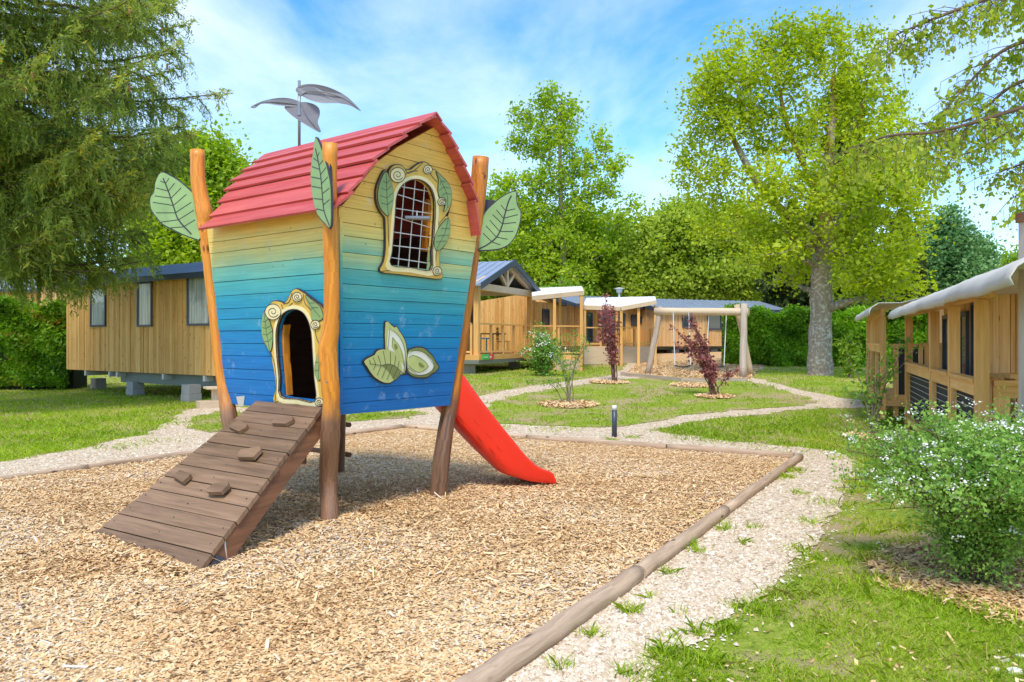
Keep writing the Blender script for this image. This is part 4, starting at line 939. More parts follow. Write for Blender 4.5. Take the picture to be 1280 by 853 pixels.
def sheet_roof(f, par, s0, s1, t0, t1, ze, zr, matn, ribs=.25, th=.05, ridge=.5):
    """two slopes with the ridge along s; standing ribs down the slopes"""
    m = MB(); tm = t0+(t1-t0)*ridge
    for ta, tb_, za, zb_ in ((t0, tm, ze, zr), (tm, t1, zr, ze)):
        m.hexa([f.p(s0,ta,za), f.p(s1,ta,za), f.p(s1,tb_,zb_), f.p(s0,tb_,zb_), f.p(s0,ta,za+th), f.p(s1,ta,za+th), f.p(s1,tb_,zb_+th), f.p(s0,tb_,zb_+th)])
        s = s0+.02
        while s < s1:
            m.beam(f.p(s,ta,za+th+.012), f.p(s,tb_,zb_+th+.012), .035, .03); s += ribs
    o = m.build('roof', M[matn], par)
    m = MB(); f.box(m, s0, s1, t0-.02, t0-.002, ze-.10, ze+.06)
    m.build('gutter', M['anthracite'], o)
    for s_ in (s0, s1):
        m = MB()
        for ta, tb_, za, zb_ in ((t0, tm, ze, zr), (tm, t1, zr, ze)):
            d0, d1 = (s_-.03, s_-.002) if s_ == s0 else (s_+.002, s_+.03)
            m.hexa([f.p(d0,ta,za-.1), f.p(d1,ta,za-.1), f.p(d1,tb_,zb_-.1), f.p(d0,tb_,zb_-.1), f.p(d0,ta,za+.08), f.p(d1,ta,za+.08), f.p(d1,tb_,zb_+.08), f.p(d0,tb_,zb_+.08)])
        m.build('verge', M['anthracite'], o)
    return o
def walls(f, par, s1, depth, z0, ze, zr, matn='larch', seed=1, ends=(True, True), ridge=.5, s0=0):
    m = MB(); boards(f, m, s0, s1, z0, ze, seed); m.build('front_wall', M[matn], par)
    for k, ss in enumerate((s0, s1)):
        if not ends[k]: continue
        g = Frame(f.p(ss, .021, 0), f.p(ss, depth, 0)); g.n = -f.a if k == 0 else f.a; g.n = -g.n
        g.o = f.p(ss, .021, 0); g.a = f.n; dd = depth-.021
        tp = lambda s: ze+(zr-ze)*(s/(dd*ridge) if s < dd*ridge else max(0, (dd-s)/(dd*(1-ridge))))
        m = MB(); boards(g, m, 0, dd, z0, ze, seed+5+k, t=-.02 if k == 0 else -.02, top=tp); m.build('end_wall', M[matn], par)
    m = MB(); f.box(m, s0, s1, depth-.02, depth, z0, ze); m.build('rear_wall', M[matn], par)
# --- the nearest cabin on the left
zf_ = .72; Aw = P(83,462,26.0); Bw = P(270,470,21.35); dAB = (Bw-Aw); Bw = Aw+dAB*1.42
f1 = Frame(Aw, Bw); cab = empty('holiday_cabin', (Aw.x, Aw.y, 0), 'larch clad cabin raised on concrete blocks behind the playhouse, three tall grey windows', 'cabin', 'timber holiday cabins')
walls(f1, cab, f1.len, 4.0, zf_, 3.50, 4.05, seed=4)
sheet_roof(f1, cab, -.18, f1.len+.15, -.22, 4.2, 3.50, 4.12, 'roofmetaldark', .22)
for x0, x1, y0, y1 in ((113,132,360.5,408.5), (171.5,190,353,408.5), (234,263,346,407)):
    s0, zt = f1.sz(x0, y0, -.04); s1, zb_ = f1.sz(x1, y1, -.04); window(f1, cab, s0, s1, zb_, zt, pane='curtain')
s0, zt = f1.sz(94, 362); s1, zb_ = f1.sz(105, 369); m = MB(); f1.box(m, s0, s1, -.05, -.02, zb_, zt); m.build('name_plate', M['anthracite'], cab)
m = MB()
for s_ in (1.2, 2.65, 3.1, 5.6, 7.6): f1.box(m, s_, s_+.09, -.02, 3.8, zf_-.17, zf_-.01)
m.build('floor_joists', M['grille'], cab)
m = MB(); f1.box(m, 2.9, f1.len, .25, .42, zf_-.34, zf_-.02); f1.box(m, 2.9, f1.len, 2.6, 2.75, zf_-.34, zf_-.02); m.build('chassis_beam', M['steelgreen'], cab)
for x, y0, y1 in ((116,473,486.5), (161.5,477,494.5), (231,481,503)):
    g = G(x, y1); sc_ = g.y/F; hw = .19; zt = H-(y0-CY)*sc_; m = MB(); zz = g.z-.02; n_ = 2
    for i in range(n_):
        a = zz+(zt-zz)*i/n_; b = zz+(zt-zz)*(i+1)/n_-.006; q = Vector((g.x, g.y, 0)); j = .012*i
        m.hexa([q+f1.a*sa*(hw-j)+f1.n*(tt*(hw-j)+hw)+UZ*z for z in (a, b) for sa, tt in ((-1,-1),(1,-1),(1,1),(-1,1))])
    m.build('concrete_block', M['concrete'], cab)
def disc(c, ax, r0, r1, th, n=24):
    m = MB(); ax = Vector(ax).normalized(); u = ax.orthogonal().normalized(); v = ax.cross(u)
    m.tube([c-ax*th/2, c+ax*th/2], r1, n); return m
wc = f1.p(5.9, .7, .36); wh = disc(wc, f1.n, 0, .33, .2).build('wheel', M['tyre'], cab); disc(wc-f1.n*.11, f1.n, 0, .16, .03).build('hubcap', M['white'], wh)
# wooden steps beside it
g = G(262,510); st = empty('wooden_steps', g, 'small wooden entrance steps half hidden behind the playhouse post', 'steps')
m = MB()
fs = Frame(G(250,512), G(300,508)); fs.box(m, 0, 1.35, 0, .5, 0, .22); m.build('lower_step', M['beampale'], st)
m = MB(); fs.box(m, .35, .6, .35, .5, .22, .5); m.build('riser', M['beampale'], st); m = MB(); fs.box(m, 1.0, 1.15, .35, .5, .22, .5); m.build('riser', M['beampale'], st)
m = MB(); fs.box(m, .2, 1.35, .2, .7, .5, .55); m.build('upper_step', M['beampale'], st)
# --- two cabins far left beyond the hedge
Af = P(51,365,40); Bf = Af+Vector((.86,.51,0))*7; f2 = Frame(Af, Bf)
c2 = empty('holiday_cabin', (Af.x, Af.y, 0), 'far larch cabin with its pointed gable end showing above the left hedge', 'cabin', 'timber holiday cabins')
walls(f2, c2, f2.len, 4.2, 2.2, 4.85, 5.45, seed=12, matn='larchpale'); sheet_roof(f2, c2, -.25, f2.len+.2, -.3, 4.45, 4.87, 5.52, 'roofmetal', .3)
Ag = P(-60,365,44); f3 = Frame(Ag, Ag+Vector((.97,.25,0))*4.2)
c3 = empty('holiday_cabin', (Ag.x, Ag.y, 0), 'cabin at the left edge of the photo, mostly its grey roof showing', 'cabin', 'timber holiday cabins')
walls(f3, c3, f3.len, 4.5, 2.2, 4.5, 5.3, seed=13); sheet_roof(f3, c3, -.2, f3.len+.2, -.3, 4.7, 4.5, 5.35, 'roofmetal', .3)

# --- the cabin with the gabled porch in the middle
LP = P(598,444,26.5); RP = P(666,440,31.2)
zdk = H-(444-CY)/F*26.5
f4 = Frame(LP, RP); f4.n = Vector((-f4.a.y, f4.a.x, 0)); W4 = f4.len      # t runs back and left, away from the gable
c4 = empty('holiday_cabin', (LP.x, LP.y, 0), 'cabin with an open gabled porch, king post truss and railing, beside the red slide', 'cabin', 'timber holiday cabins')
zbm = H-(362-CY)/F*26.5; zap = zbm+1.02
m = MB(); f4.box(m, -.2, W4+.15, -.12, 2.6, zdk-.17, zdk); m.build('porch_deck', M['beam'], c4)
m = MB(); f4.box(m, -.2, W4+.15, -.1, 2.6, zdk-.30, zdk-.172); m.build('chassis_beam', M['steelgreen'], c4)
for ss, nm in ((.08,0), (W4-.1,0), (W4*.77,2.3)):
    m = MB(); f4.box(m, ss-.09, ss+.09, .0+nm, .18+nm, zdk, zbm); m.build('porch_post', M['beam'], c4)
m = MB(); f4.box(m, -.05, W4+.05, -.02, .14, zbm, zbm+.24)
mid = W4/2; m.beam(f4.p(mid,.05,zbm+.24), f4.p(mid,.05,zap), .16, .12, up=f4.n)
m.beam(f4.p(mid,.06,zbm+.26), f4.p(mid-.65,.06,zbm+.72), .13, .1, up=f4.n); m.beam(f4.p(mid,.06,zbm+.26), f4.p(mid+.65,.06,zbm+.72), .13, .1, up=f4.n)
m.beam(f4.p(-.1,.05,zbm+.18), f4.p(mid,.05,zap+.02), .18, .12, up=f4.n); m.beam(f4.p(W4+.1,.05,zbm+.18), f4.p(mid,.05,zap+.02), .18, .12, up=f4.n)
m.build('gable_truss', M['beampale'], c4)
# roof: ridge runs along t
def slope(f, m, sa, za, sb, zb_, t0, t1, th, ribs):
    m.hexa([f.p(sa,t0,za), f.p(sb,t0,zb_), f.p(sb,t1,zb_), f.p(sa,t1,za), f.p(sa,t0,za+th), f.p(sb,t0,zb_+th), f.p(sb,t1,zb_+th), f.p(sa,t1,za+th)])
    if ribs:
        t = t0+.05
        while t < t1: m.beam(f.p(sa,t,za+th+.01), f.p(sb,t,zb_+th+.01), .04, .03); t += ribs
m = MB(); slope(f4, m, -.35, zbm+.10, mid, zap+.12, -.25, 9, .06, .3); slope(f4, m, W4+.35, zbm+.10, mid, zap+.12, -.25, 9, .06, .3); rf4 = m.build('roof', M['roofmetal'], c4)
m = MB()
for sa in (-.36, W4+.36): m.hexa([f4.p(sa,-.29,zbm-.02), f4.p(mid,-.29,zap+.0), f4.p(mid,-.255,zap+.0), f4.p(sa,-.255,zbm-.02), f4.p(sa,-.29,zbm+.2), f4.p(mid,-.29,zap+.22), f4.p(mid,-.255,zap+.22), f4.p(sa,-.255,zbm+.2)])
m.build('verge', M['anthracite'], rf4)
m = MB(); g4 = Frame(f4.p(0,2.6,0), f4.p(W4,2.6,0)); g4.n = f4.n
boards(g4, m, 0, W4, zdk, zbm+.1, 41); m.build('porch_wall', M['larch'], c4)
m = MB(); g5 = Frame(f4.p(0,2.6,0), f4.p(0,9,0)); g5.o = f4.p(0,2.6,0); g5.a = f4.n; g5.n = f4.a; boards(g5, m, 0, 6.4, zdk-.15, zbm+.12, 42); m.build('side_wall', M['larch'], c4)
m = MB(); g6 = Frame(f4.p(0,2.6,0), f4.p(0,9,0)); g6.o = f4.p(W4-.02,2.6,0); g6.a = f4.n; g6.n = f4.a; boards(g6, m, 0, 6.4, zdk-.15, zbm+.12, 43); m.build('side_wall', M['larch'], c4)
m = MB(); f4.box(m, 0, W4, .15, 2.6, zbm+.24, zbm+.27); m.build('porch_ceiling', M['beam'], c4)
window(g4, c4, .25, .95, zdk+.05, zbm-.1); window(g4, c4, 1.7, 3.7, zdk+.05, zbm-.15, bars=1); window(g4, c4, 4.3, 4.9, zdk+.8, zbm-.3)
window(g5, c4, -2.2+2.4, 1.2, zdk+.05, zbm-.35, bars=1)
def railing(f, par, s0, s1, t, z0, zr, step, matn='beam', skip=False):
    m = MB(); f.box(m, s0, s1, t-.05, t+.07, zr-.05, zr); f.box(m, s0, s1, t-.02, t+.04, z0+.07, z0+.13)
    s = s0
    while s <= s1+.01: f.box(m, s-.04, s+.04, t-.03, t+.05, z0, zr-.05); s += step
    return m.build('railing', M[matn], par)
zrl = H-(403.5-CY)/F*26.5
railing(f4, c4, .19, W4-.2, .08, zdk, zrl, 1.05)
fsd = Frame(f4.p(0,0,0), f4.p(0,2.6,0)); fsd.o = f4.p(.08,.2,0); fsd.a = f4.n; fsd.n = f4.a; railing(fsd, c4, .1, 2.2, 0, zdk, zrl, 1.0)
for ss, tt in ((.3,.5), (W4-.5,.6), (2.5,2.2)):
    q = f4.p(ss, tt, 0); gz = hgt(q.x, q.y); m = MB(); m.box((q.x-.22,q.y-.2,gz-.05), (q.x+.22,q.y+.2,zdk-.31)); m.build('concrete_block', M['concrete'], c4)
c_ = f4.p(.15,-.14,zdk-.09); 
sg = empty('small_sign', c_, 'small green and red plate fixed to the porch deck edge', 'sign')
m = MB(); f4.box(m, .0, .55, -.155, -.13, zdk-.16, zdk+.02); m.build('green_half', M['signgreen'], sg)
m = MB(); f4.box(m, .551, .95, -.155, -.13, zdk-.16, zdk+.02); m.build('red_half', M['signred'], sg)
m = MB(); f4.box(m, .1, .42, -.162, -.156, zdk-.09, zdk-.06); f4.box(m, .62, .72, -.162, -.156, zdk-.11, zdk-.04); m.build('pale_mark', M['white'], sg)
# chairs and a table on the porch
def chair(loc, yaw, matn, label, s=1.0):
    o = empty('chair', loc, label, 'chair'); o.rotation_euler.z = yaw
    def mk(nm, bx, mt_):
        m = MB()
        for b in bx: m.box(*[tuple(c*s for c in q) for q in b])
        x = m.build(nm, M[mt_], None); x.parent = o; return x
    mk('seat', [((-.24,-.22,.43),(.24,.24,.47))], matn)
    mk('backrest', [((-.24,.22,.5+i*.13),(.24,.25,.6+i*.13)) for i in range(4)]+[((-.24,.205,.45),(-.2,.22,1.0)), ((.2,.205,.45),(.24,.22,1.0))], matn)
    for a, b in ((-.22,-.2),(.2,-.2),(-.22,.2),(.2,.2)): mk('leg', [((a,b,0),(a+.03,b+.03,.43))], matn)
    return o
chair(f4.p(2.6,1.0,zdk), R(115), 'cyan', 'turquoise slatted chair on the gabled porch', 1.25)
chair(f4.p(4.0,.8,zdk), R(100), 'yellow', 'yellow chair on the gabled porch behind the railing', 1.0)
tb_ = empty('table', f4.p(3.1,.9,zdk), 'black table standing on the gabled porch', 'table')
m = MB(); f4.box(m, 2.5, 3.7, .55, 1.2, zdk+.72, zdk+.76); m.build('table_top', M['tyre'], tb_)
for a in (2.55, 3.6):
    for b in (.6, 1.1): m = MB(); f4.box(m, a, a+.05, b, b+.05, zdk, zdk+.72); m.build('leg', M['tyre'], tb_)

# --- second cabin with a white awning over its deck (right of the porch)
A5 = P(670,440,33.5); B5 = P(698,440,35.5); f5 = Frame(A5, B5)
c5 = empty('holiday_cabin', (A5.x, A5.y, 0), 'cabin right of the gabled porch, narrow window and white awning on thin posts', 'cabin', 'timber holiday cabins')
z5 = zdk; zt5 = H-(375-CY)/F*34
walls(f5, c5, f5.len, 3.5, z5-.1, zt5-.1, zt5+.3, seed=51, ridge=.01); 
m = MB(); m.beam(f5.p(-1.0,-.05,zt5+.42), f5.p(f5.len+.25,-.05,zt5-.12), .5, .2); m.build('roof_edge', M['anthracite'], c5)
s0, zt = f5.sz(677,386); s1, zb_ = f5.sz(685.5,408); window(f5, c5, s0, s1, zb_, zt)
f6 = Frame(P(666,440,28.6), P(727,440,29.0)); wn = []
m = MB(); q = [P(665,371,28.8), P(728.5,364.5,28.6), P(727,359.5,33), P(664,362,33)]; m.prism(q, UZ*.05); aw = m.build('awning', M['panelwhite'], c5)
m = MB(); m.beam(q[0]-UZ*.06, q[1]-UZ*.06, .12, .16); m.beam(q[1]-UZ*.06, q[2]-UZ*.06, .1, .16); m.build('beam', M['beampale'], aw)
for x, z_, yt in ((693,28.7,369), (726.6,28.6,366), (700,33,364), (727,33,362)):
    pt_ = P(x, yt, z_); m = MB(); m.box((pt_.x-.05,pt_.y-.05,float(hgt(pt_.x,pt_.y))), (pt_.x+.05,pt_.y+.05,pt_.z-.14)); m.build('deck_post', M['beam'], c5)
m = MB(); f6.box(m, 0, f6.len, 0, 4, z5-.22, z5-.06); m.build('deck', M['beam'], c5)
m = MB(); f6.box(m, .6, f6.len, .0, .03, z5-.62, z5-.225); m.build('skirting', M['beampale'], c5)
railing(f6, c5, .05, f6.len, .1, z5-.06, zrl-.05, .95)

# --- third cabin with a pale terrace roof
A7 = P(727,432,36.0); B7 = P(820,430,38.5); f7 = Frame(A7, B7); z7 = H-(434-CY)/F*36
c7 = empty('holiday_cabin', (A7.x, A7.y, 0), 'cabin behind the upright red leaved shrub, pale terrace roof and long railing', 'cabin', 'timber holiday cabins')
zt7 = H-(383-CY)/F*37; walls(f7, c7, f7.len, 3.6, z7, zt7, zt7+.35, seed=71)
sheet_roof(f7, c7, -.6, f7.len*1.0, -.3, 3.9, zt7, zt7+.5, 'roofmetal', .28)
for x0, x1, y0, y1, bb in ((733,741,391,428,0), (749,763,388,412,1), (764,771,390,403,0), (776,781,392,411,0), (789,799,393.5,407.5,0), (800,803,396,404,0)):
    s0, zt = f7.sz(x0, y0, -.04); s1, zb_ = f7.sz(x1, y1, -.04); window(f7, c7, s0, s1, zb_, zt, bars=bb, w_=.07)
f8 = Frame(P(729,440,32.2), P(820,436,33.8)); q = [P(729,382.5,32.3), P(776,384,31.8), P(820,376,32), P(819,372,36), P(733,374,36.2)]
m = MB(); m.prism(q, UZ*.05); aw = m.build('terrace_roof', M['panelwhite'], c7)
m = MB(); m.beam(q[0]-UZ*.07, q[1]-UZ*.07, .12, .16); m.beam(q[1]-UZ*.07, q[2]-UZ*.07, .12, .16); m.build('beam', M['beampale'], aw)
for x, zz_, yt in ((731,32.3,383), (771,31.9,384), (776.5,31.8,385), (798,32,381), (819,32.1,378)):
    pt_ = P(x, yt, zz_); m = MB(); m.box((pt_.x-.05,pt_.y-.05,float(hgt(pt_.x,pt_.y))), (pt_.x+.05,pt_.y+.05,pt_.z-.14)); m.build('deck_post', M['beam'], c7)
zr7 = H-(409-CY)/F*32.5; zd7 = H-(433-CY)/F*32.5
m = MB(); f8.box(m, 0, f8.len, 0, 3.5, zd7-.18, zd7); m.build('deck', M['beam'], c7)
m = MB(); f8.box(m, 0, f8.len, -.03, -.002, zd7-.75, zd7-.02)
m.build('skirting', M['beampale'], c7)
railing(f8, c7, .05, f8.len-.05, .08, zd7, zr7, .85)
chair(P(768,432,33.6)+UZ*0, R(0), 'cyan', 'turquoise chair on the terrace behind the upright red leaved shrub', 1.25)
# --- the long cabin at the back with the ribbed roof
A9 = P(818,425,37.0); B9 = P(978,424,40.0); f9 = Frame(A9, B9); z9 = H-(433-CY)/F*38; zt9 = H-(388-CY)/F*38.5
c9 = empty('holiday_cabin', (A9.x, A9.y, 0), 'long cabin behind the swings with a ribbed blue grey roof', 'cabin', 'timber holiday cabins')
walls(f9, c9, f9.len, 4, z9, zt9, zt9+.45, seed=91, matn='larchpale'); sheet_roof(f9, c9, -.15, f9.len+.15, -.25, 4.2, zt9, zt9+.55, 'roofmetal', .33)
for x0, x1, y0, y1, pn in ((853,866,390,409.5,'glass'), (884.5,902,391,412.5,'glass'), (933,951.5,390,403,'curtain')):
    s0, zt = f9.sz(x0, y0, -.04); s1, zb_ = f9.sz(x1, y1, -.04); window(f9, c9, s0, s1, zb_, zt, pane=pn, w_=.07)
for s_ in (1.2, 3.5, 5.6): m = MB(); f9.box(m, s_, s_+.4, .3, .7, 1.0, z9-.17); m.build('concrete_block', M['concrete'], c9)
m = MB(); f9.box(m, 0, f9.len, .5, .6, z9-.16, z9-.01); m.build('chassis_beam', M['steelgreen'], c9)
g = G(853,440); bx_ = empty('utility_box', g, 'white utility box on the grass under the long cabin behind the swings', 'box')
m = MB(); m.box((g.x-.25,g.y-.12,g.z), (g.x+.25,g.y+.12,g.z+.72)); cb = m.build('cabinet', M['white'], bx_)
m = MB(); m.box((g.x-.28,g.y-.15,g.z+.722), (g.x+.28,g.y+.15,g.z+.76)); m.build('lid', M['white'], bx_)
# street light behind the awnings
lp = P(774,385,41); lm = empty('street_lamp', (lp.x, lp.y, .5), 'pale mushroom topped lamp mast rising above the cabin roofs', 'street lamp')
zt = H-(366-CY)/F*41; m = MB(); m.tube([(lp.x,lp.y,.5), (lp.x,lp.y,zt)], .055, 10); m.build('pole', M['white'], lm)
m = MB(); m.tube([(lp.x,lp.y,zt), (lp.x,lp.y,zt+.16), (lp.x,lp.y,zt+.2), (lp.x,lp.y,zt+.26)], [.14,.16,.30,.08], 16); m.build('lamp_head', M['white'], lm)

# ================================================================ RIGHT HAND TERRACES
def terrace(par, f, L_, ztop, zrail, zbot, posts, s_near, far=False, dark='blackmesh', bw=.11, rails=True):
    for s_ in posts:
        m = MB(); f.box(m, s_-bw*.6, s_+bw*.6, 0, bw*1.2, zbot, ztop-.01); m.build('post', M['beam'], par)
    m = MB(); f.box(m, 0, L_, .005, bw, ztop, ztop+.13); m.build('eaves_beam', M['beam'], par)
    ps = sorted(posts)
    for a, b in zip(ps[:-1], ps[1:]):
        m = MB(); f.box(m, a+bw*.61, b-bw*.61, -.015, .10, zrail-.045, zrail); f.box(m, a+bw*.61, b-bw*.61, .01, .06, zrail-.17, zrail-.047)
        f.box(m, a+bw*.61, b-bw*.61, .01, .06, zbot+.32, zbot+.42)
        if b-a > .5: c = (a+b)/2; f.box(m, a+bw*.61, a+bw*.61+.06, .01, .07, zbot+.05, zrail-.17)
        m.build('railing', M['beam'], par)
        m = MB(); f.box(m, a+bw*.7, b-bw*.7, .075, .085, zbot+.42, zrail-.17); pn = m.build('dark_panel', M[dark], par)
        m = MB(); z = zbot+.46
        while z < zrail-.2: m.tube([f.p(a+bw*.7, .05, z), f.p(b-bw*.7, .05, z)], .004, 4); z += .085
        m.build('wires', M['grille'], pn)
# near terrace: the line of posts recedes towards the middle of the photo
Fc_ = G(1131,545); dirT = Vector((.388, 1, 0)).normalized(); 
def onl(px):   # distance along the terrace from the far corner for a photo column
    t = (px-CX)/F; return (Fc_.x-t*Fc_.y)/(dirT.x-t*dirT.y)
tn = empty('tent_lodge', (Fc_.x, Fc_.y, 0), 'near terrace with larch posts, dark railing panels and a drooping off white canvas roof', 'tent lodge', 'canvas roofed terraces')
fT = Frame(Fc_, Fc_-dirT); fT.o = Vector((Fc_.x, Fc_.y, 0)); fT.a = -dirT; fT.n = Vector((dirT.y, -dirT.x, 0))
sN = onl(1218.5); yN = (Fc_-dirT*sN).y; ztT = H-(374-CY)/F*yN; zrT = H-(474-CY)/F*yN
posts = [0.05, onl(1162), onl(1185.5), sN]
terrace(tn, fT, sN+.4, ztT, zrT, -.05, posts, sN, bw=.095)
# return side of the railing, facing the viewer, with square black netting
g1 = Frame(fT.p(sN, 0, 0), fT.p(sN, 3, 0)); g1.o = fT.p(sN, .1, 0); g1.a = fT.n; g1.n = -fT.a
m = MB(); g1.box(m, .06, 3.2, -.02, .12, zrT-.06, zrT-.01); g1.box(m, .06, 3.2, .02, .07, zrT-.18, zrT-.062); g1.box(m, .06, .2, .01, .08, 0, zrT-.18); g1.box(m, .62, .72, .01, .08, 0, zrT-.18); g1.box(m, 1.5, 1.6, .01, .08, 0, zrT-.18); g1.box(m, .2, 3.2, .01, .08, .2, .3); m.build('railing', M['beam'], tn)
m = MB()
for i in range(26): m.tube([g1.p(.2+i*.06, .045, .3), g1.p(.2+i*.06, .045, zrT-.18)], .004, 4)
for i in range(9): m.tube([g1.p(.2, .04, .33+i*.06), g1.p(3.0, .04, .33+i*.06)], .004, 4)
m.build('netting', M['tyre'], tn)
zfl = .32
m = MB(); q = [fT.p(0,.1,zfl), fT.p(sN+.1,.1,zfl), fT.p(sN+.1,5,zfl), fT.p(0,5,zfl)]; m.prism(q, -UZ*.08); m.build('deck', M['beam'], tn)
# cabin wall of the lodge at the back of the deck
bw0 = P(1201,400,yN+2.4)
fB = Frame(fT.p(0, 2.3, 0), fT.p(sN, 2.3, 0)); fB.o = fT.p(-.2, 2.2, 0); fB.a = fT.a; fB.n = fT.n; 
gB_ = Frame(fT.p(2.4,1.0,0), fT.p(2.4,4,0)); gB_.o = fT.p(.35, .25, 0); gB_.a = fT.n; gB_.n = -fT.a
fW = Frame(P(1233,500,9.5), P(1330,500,9.9)); m = MB(); boards(fW, m, 0, 3.0, zfl, ztT+.22, 81, wmin=.06, wmax=.13); m.build('lodge_wall', M['larchpale'], tn)
m = MB(); fW2 = Frame(fW.p(0,.03,0), fW.p(0,.03,0)+dirT*4.2); boards(fW2, m, 0, 3.1, zfl, ztT+.2, 82, wmin=.06, wmax=.13); m.build('lodge_wall', M['larch'], tn)
nn_ = fW2.n
fW2.n = nn_ if nn_.dot(Vector((1,0,0))) > 0 else -nn_
window(fW2, tn, .12, .55, zfl+.3, ztT+.1); window(fW2, tn, .85, 2.95, zfl+.05, ztT-.02, bars=2)
m = MB(); m.beam(P(1249,470,9.25), P(1295,470,9.3), .35, .05); bn = m
m.box((P(1262,470,9.2).x,9.1,zfl), (P(1262,470,9.2).x+.06,9.3,H-(473-CY)/F*9.2)); tag(m.build('side_bench', M['beam']), 'plain wooden bench against the lodge wall at the right edge', 'bench')
hyd = MB(); c = g1.p(.45,.05,zrT+.02); hyd.tube([c-UZ*.03, c+UZ*.025], .02, 10); tag(hyd.build('red_lantern', M['signred']), 'tiny red lantern on the railing near the right edge', 'lantern')
m = MB(); c = fT.p(1.2, .9, zfl+.72); tbl = empty('table', c-UZ*.7, 'wooden table on the near canvas roofed terrace', 'table')
m = MB(); q = [fT.p(1.6,.5,zfl+.72), fT.p(3.2,.5,zfl+.72), fT.p(3.2,1.3,zfl+.72), fT.p(1.6,1.3,zfl+.72)]; m.prism(q, UZ*.04); m.build('table_top', M['beampale'], tbl)
for a, b in ((1.7,.6),(3.1,.6),(1.7,1.2),(3.1,1.2)): m = MB(); p_ = fT.p(a,b,zfl); m.beam(p_, p_+UZ*.715, .06, .06); m.build('leg', M['beampale'], tbl)
# inner partition rail between the two terraces
m = MB(); gq = Frame(fT.p(.2,.2,0), fT.p(.2,3,0)); gq.o = fT.p(.12,.2,0); gq.a = fT.n; gq.n = -fT.a; s = 0
while s < 3.0: gq.box(m, s, s+.07, 0, .03, zfl+.1, zrT+.28); s += .095
gq.box(m, 0, 3.0, -.03, .05, zrT+.28, zrT+.33); m.build('picket_rail', M['larch'], tn)
def canvas(par, f, s0, s1, ztop, over, rise, depth, drop, seed, pts=None):
    """sagging canvas: a valance hanging over the eaves and the slope rising behind it"""
    rr = random.Random(seed); ns = 40; prof = [(-over-.02,-drop), (-over-.035,-drop*.5), (-over,0.02), (-over*.3,.10), (.3,rise*.3), (depth*.5,rise*.8), (depth,rise)]
    V_, F_ = [], []
    for i in range(ns+1):
        s = s0+(s1-s0)*i/ns; sag = .02*math.sin(i/ns*math.pi*4)**2*(-1)+rr.uniform(-.008,.008)
        for j, (t, z) in enumerate(prof):
            k = 1 if j < 3 else .4
            V_.append(tuple(f.p(s, t+(rr.uniform(-.012,.012) if j < 3 else 0), ztop+z+sag*k)))
    n = len(prof)
    for i in range(ns):
        for j in range(n-1): F_.append((i*n+j, (i+1)*n+j, (i+1)*n+j+1, i*n+j+1))
    me = bpy.data.meshes.new('canvas_roof'); me.from_pydata(V_, [], F_); me.polygons.foreach_set('use_smooth', [True]*len(F_)); o = link('canvas_roof', me, M['canvas'], par)
    md = o.modifiers.new('th', 'SOLIDIFY'); md.thickness = .012; md.offset = 0
    return o
canvas(tn, fT, -.75, onl(1310), ztT+.09, .18, .16, 3.4, .11, 5)
# the standing pole at the very edge of the photo
pp_ = P(1280,300,6.2); pm = empty('wooden_mast', (pp_.x, pp_.y, 0), 'tall grey timber post cut by the right edge of the photo', 'post')
m = MB(); m.box((pp_.x-.012,pp_.y-.05,0), (pp_.x+.09,pp_.y+.05,H-(275-CY)/F*6.2)); m.build('shaft', M['silver'], pm)
m = MB(); m.box((pp_.x-.03,pp_.y-.06,H-(278-CY)/F*6.2), (pp_.x+.12,pp_.y+.06,H-(266-CY)/F*6.2)); m.build('cap', M['rampside'], pm)
# far terrace
Fd = G(1083,497); Fd = P(1083,497,19.0); dT2 = dirT
tf = empty('tent_lodge', (Fd.x, Fd.y, 0), 'farther terrace with grey white canvas roof and posts, in front of the right hedge', 'tent lodge', 'canvas roofed terraces')
fU = Frame(Fd, Fd-dT2); fU.o = Vector((Fd.x, Fd.y, 0)); fU.a = -dT2; fU.n = Vector((dT2.y, -dT2.x, 0))
def onl2(px): t = (px-CX)/F; return (Fd.x-t*Fd.y)/(dT2.x-t*dT2.y)
s2 = onl2(1100); y2 = (Fd-dT2*s2).y; zt2 = H-(395-CY)/F*y2; zr2 = H-(430-CY)/F*y2
terrace(tf, fU, s2+.1, zt2, zr2, .2, [.05, s2*.35, s2*.68, s2], s2, bw=.085)
g2 = Frame(fU.p(s2,0,0), fU.p(s2,3,0)); g2.o = fU.p(s2,.08,0); g2.a = fU.n; g2.n = -fU.a
m = MB(); g2.box(m, .1, 3, 0, .1, zr2-.06, zr2); g2.box(m, .1, 3, .02, .07, .55, .65)
for s_ in (.15,.95,1.8,2.6): g2.box(m, s_, s_+.09, .01, .08, .25, zr2-.06)
m.build('railing', M['beam'], tf)
m = MB(); g2.box(m, .15, 3, .03, .04, .66, zr2-.1); m.build('dark_panel', M['blackmesh'], tf)
m = MB(); q = [fU.p(0,.1,.55), fU.p(s2+.1,.1,.55), fU.p(s2+.1,4,.55), fU.p(0,4,.55)]; m.prism(q, -UZ*.1); m.build('deck', M['beam'], tf)
canvas(tf, fU, -.5, s2+.7, zt2+.12, .20, .32, 1.8, .12, 6)
m = MB(); fX = Frame(P(1118,470,17), P(1200,470,17.5)); boards(fX, m, .9, 3.2, .55, zt2+.35, 83); m.build('lodge_wall', M['larchpale'], tf)

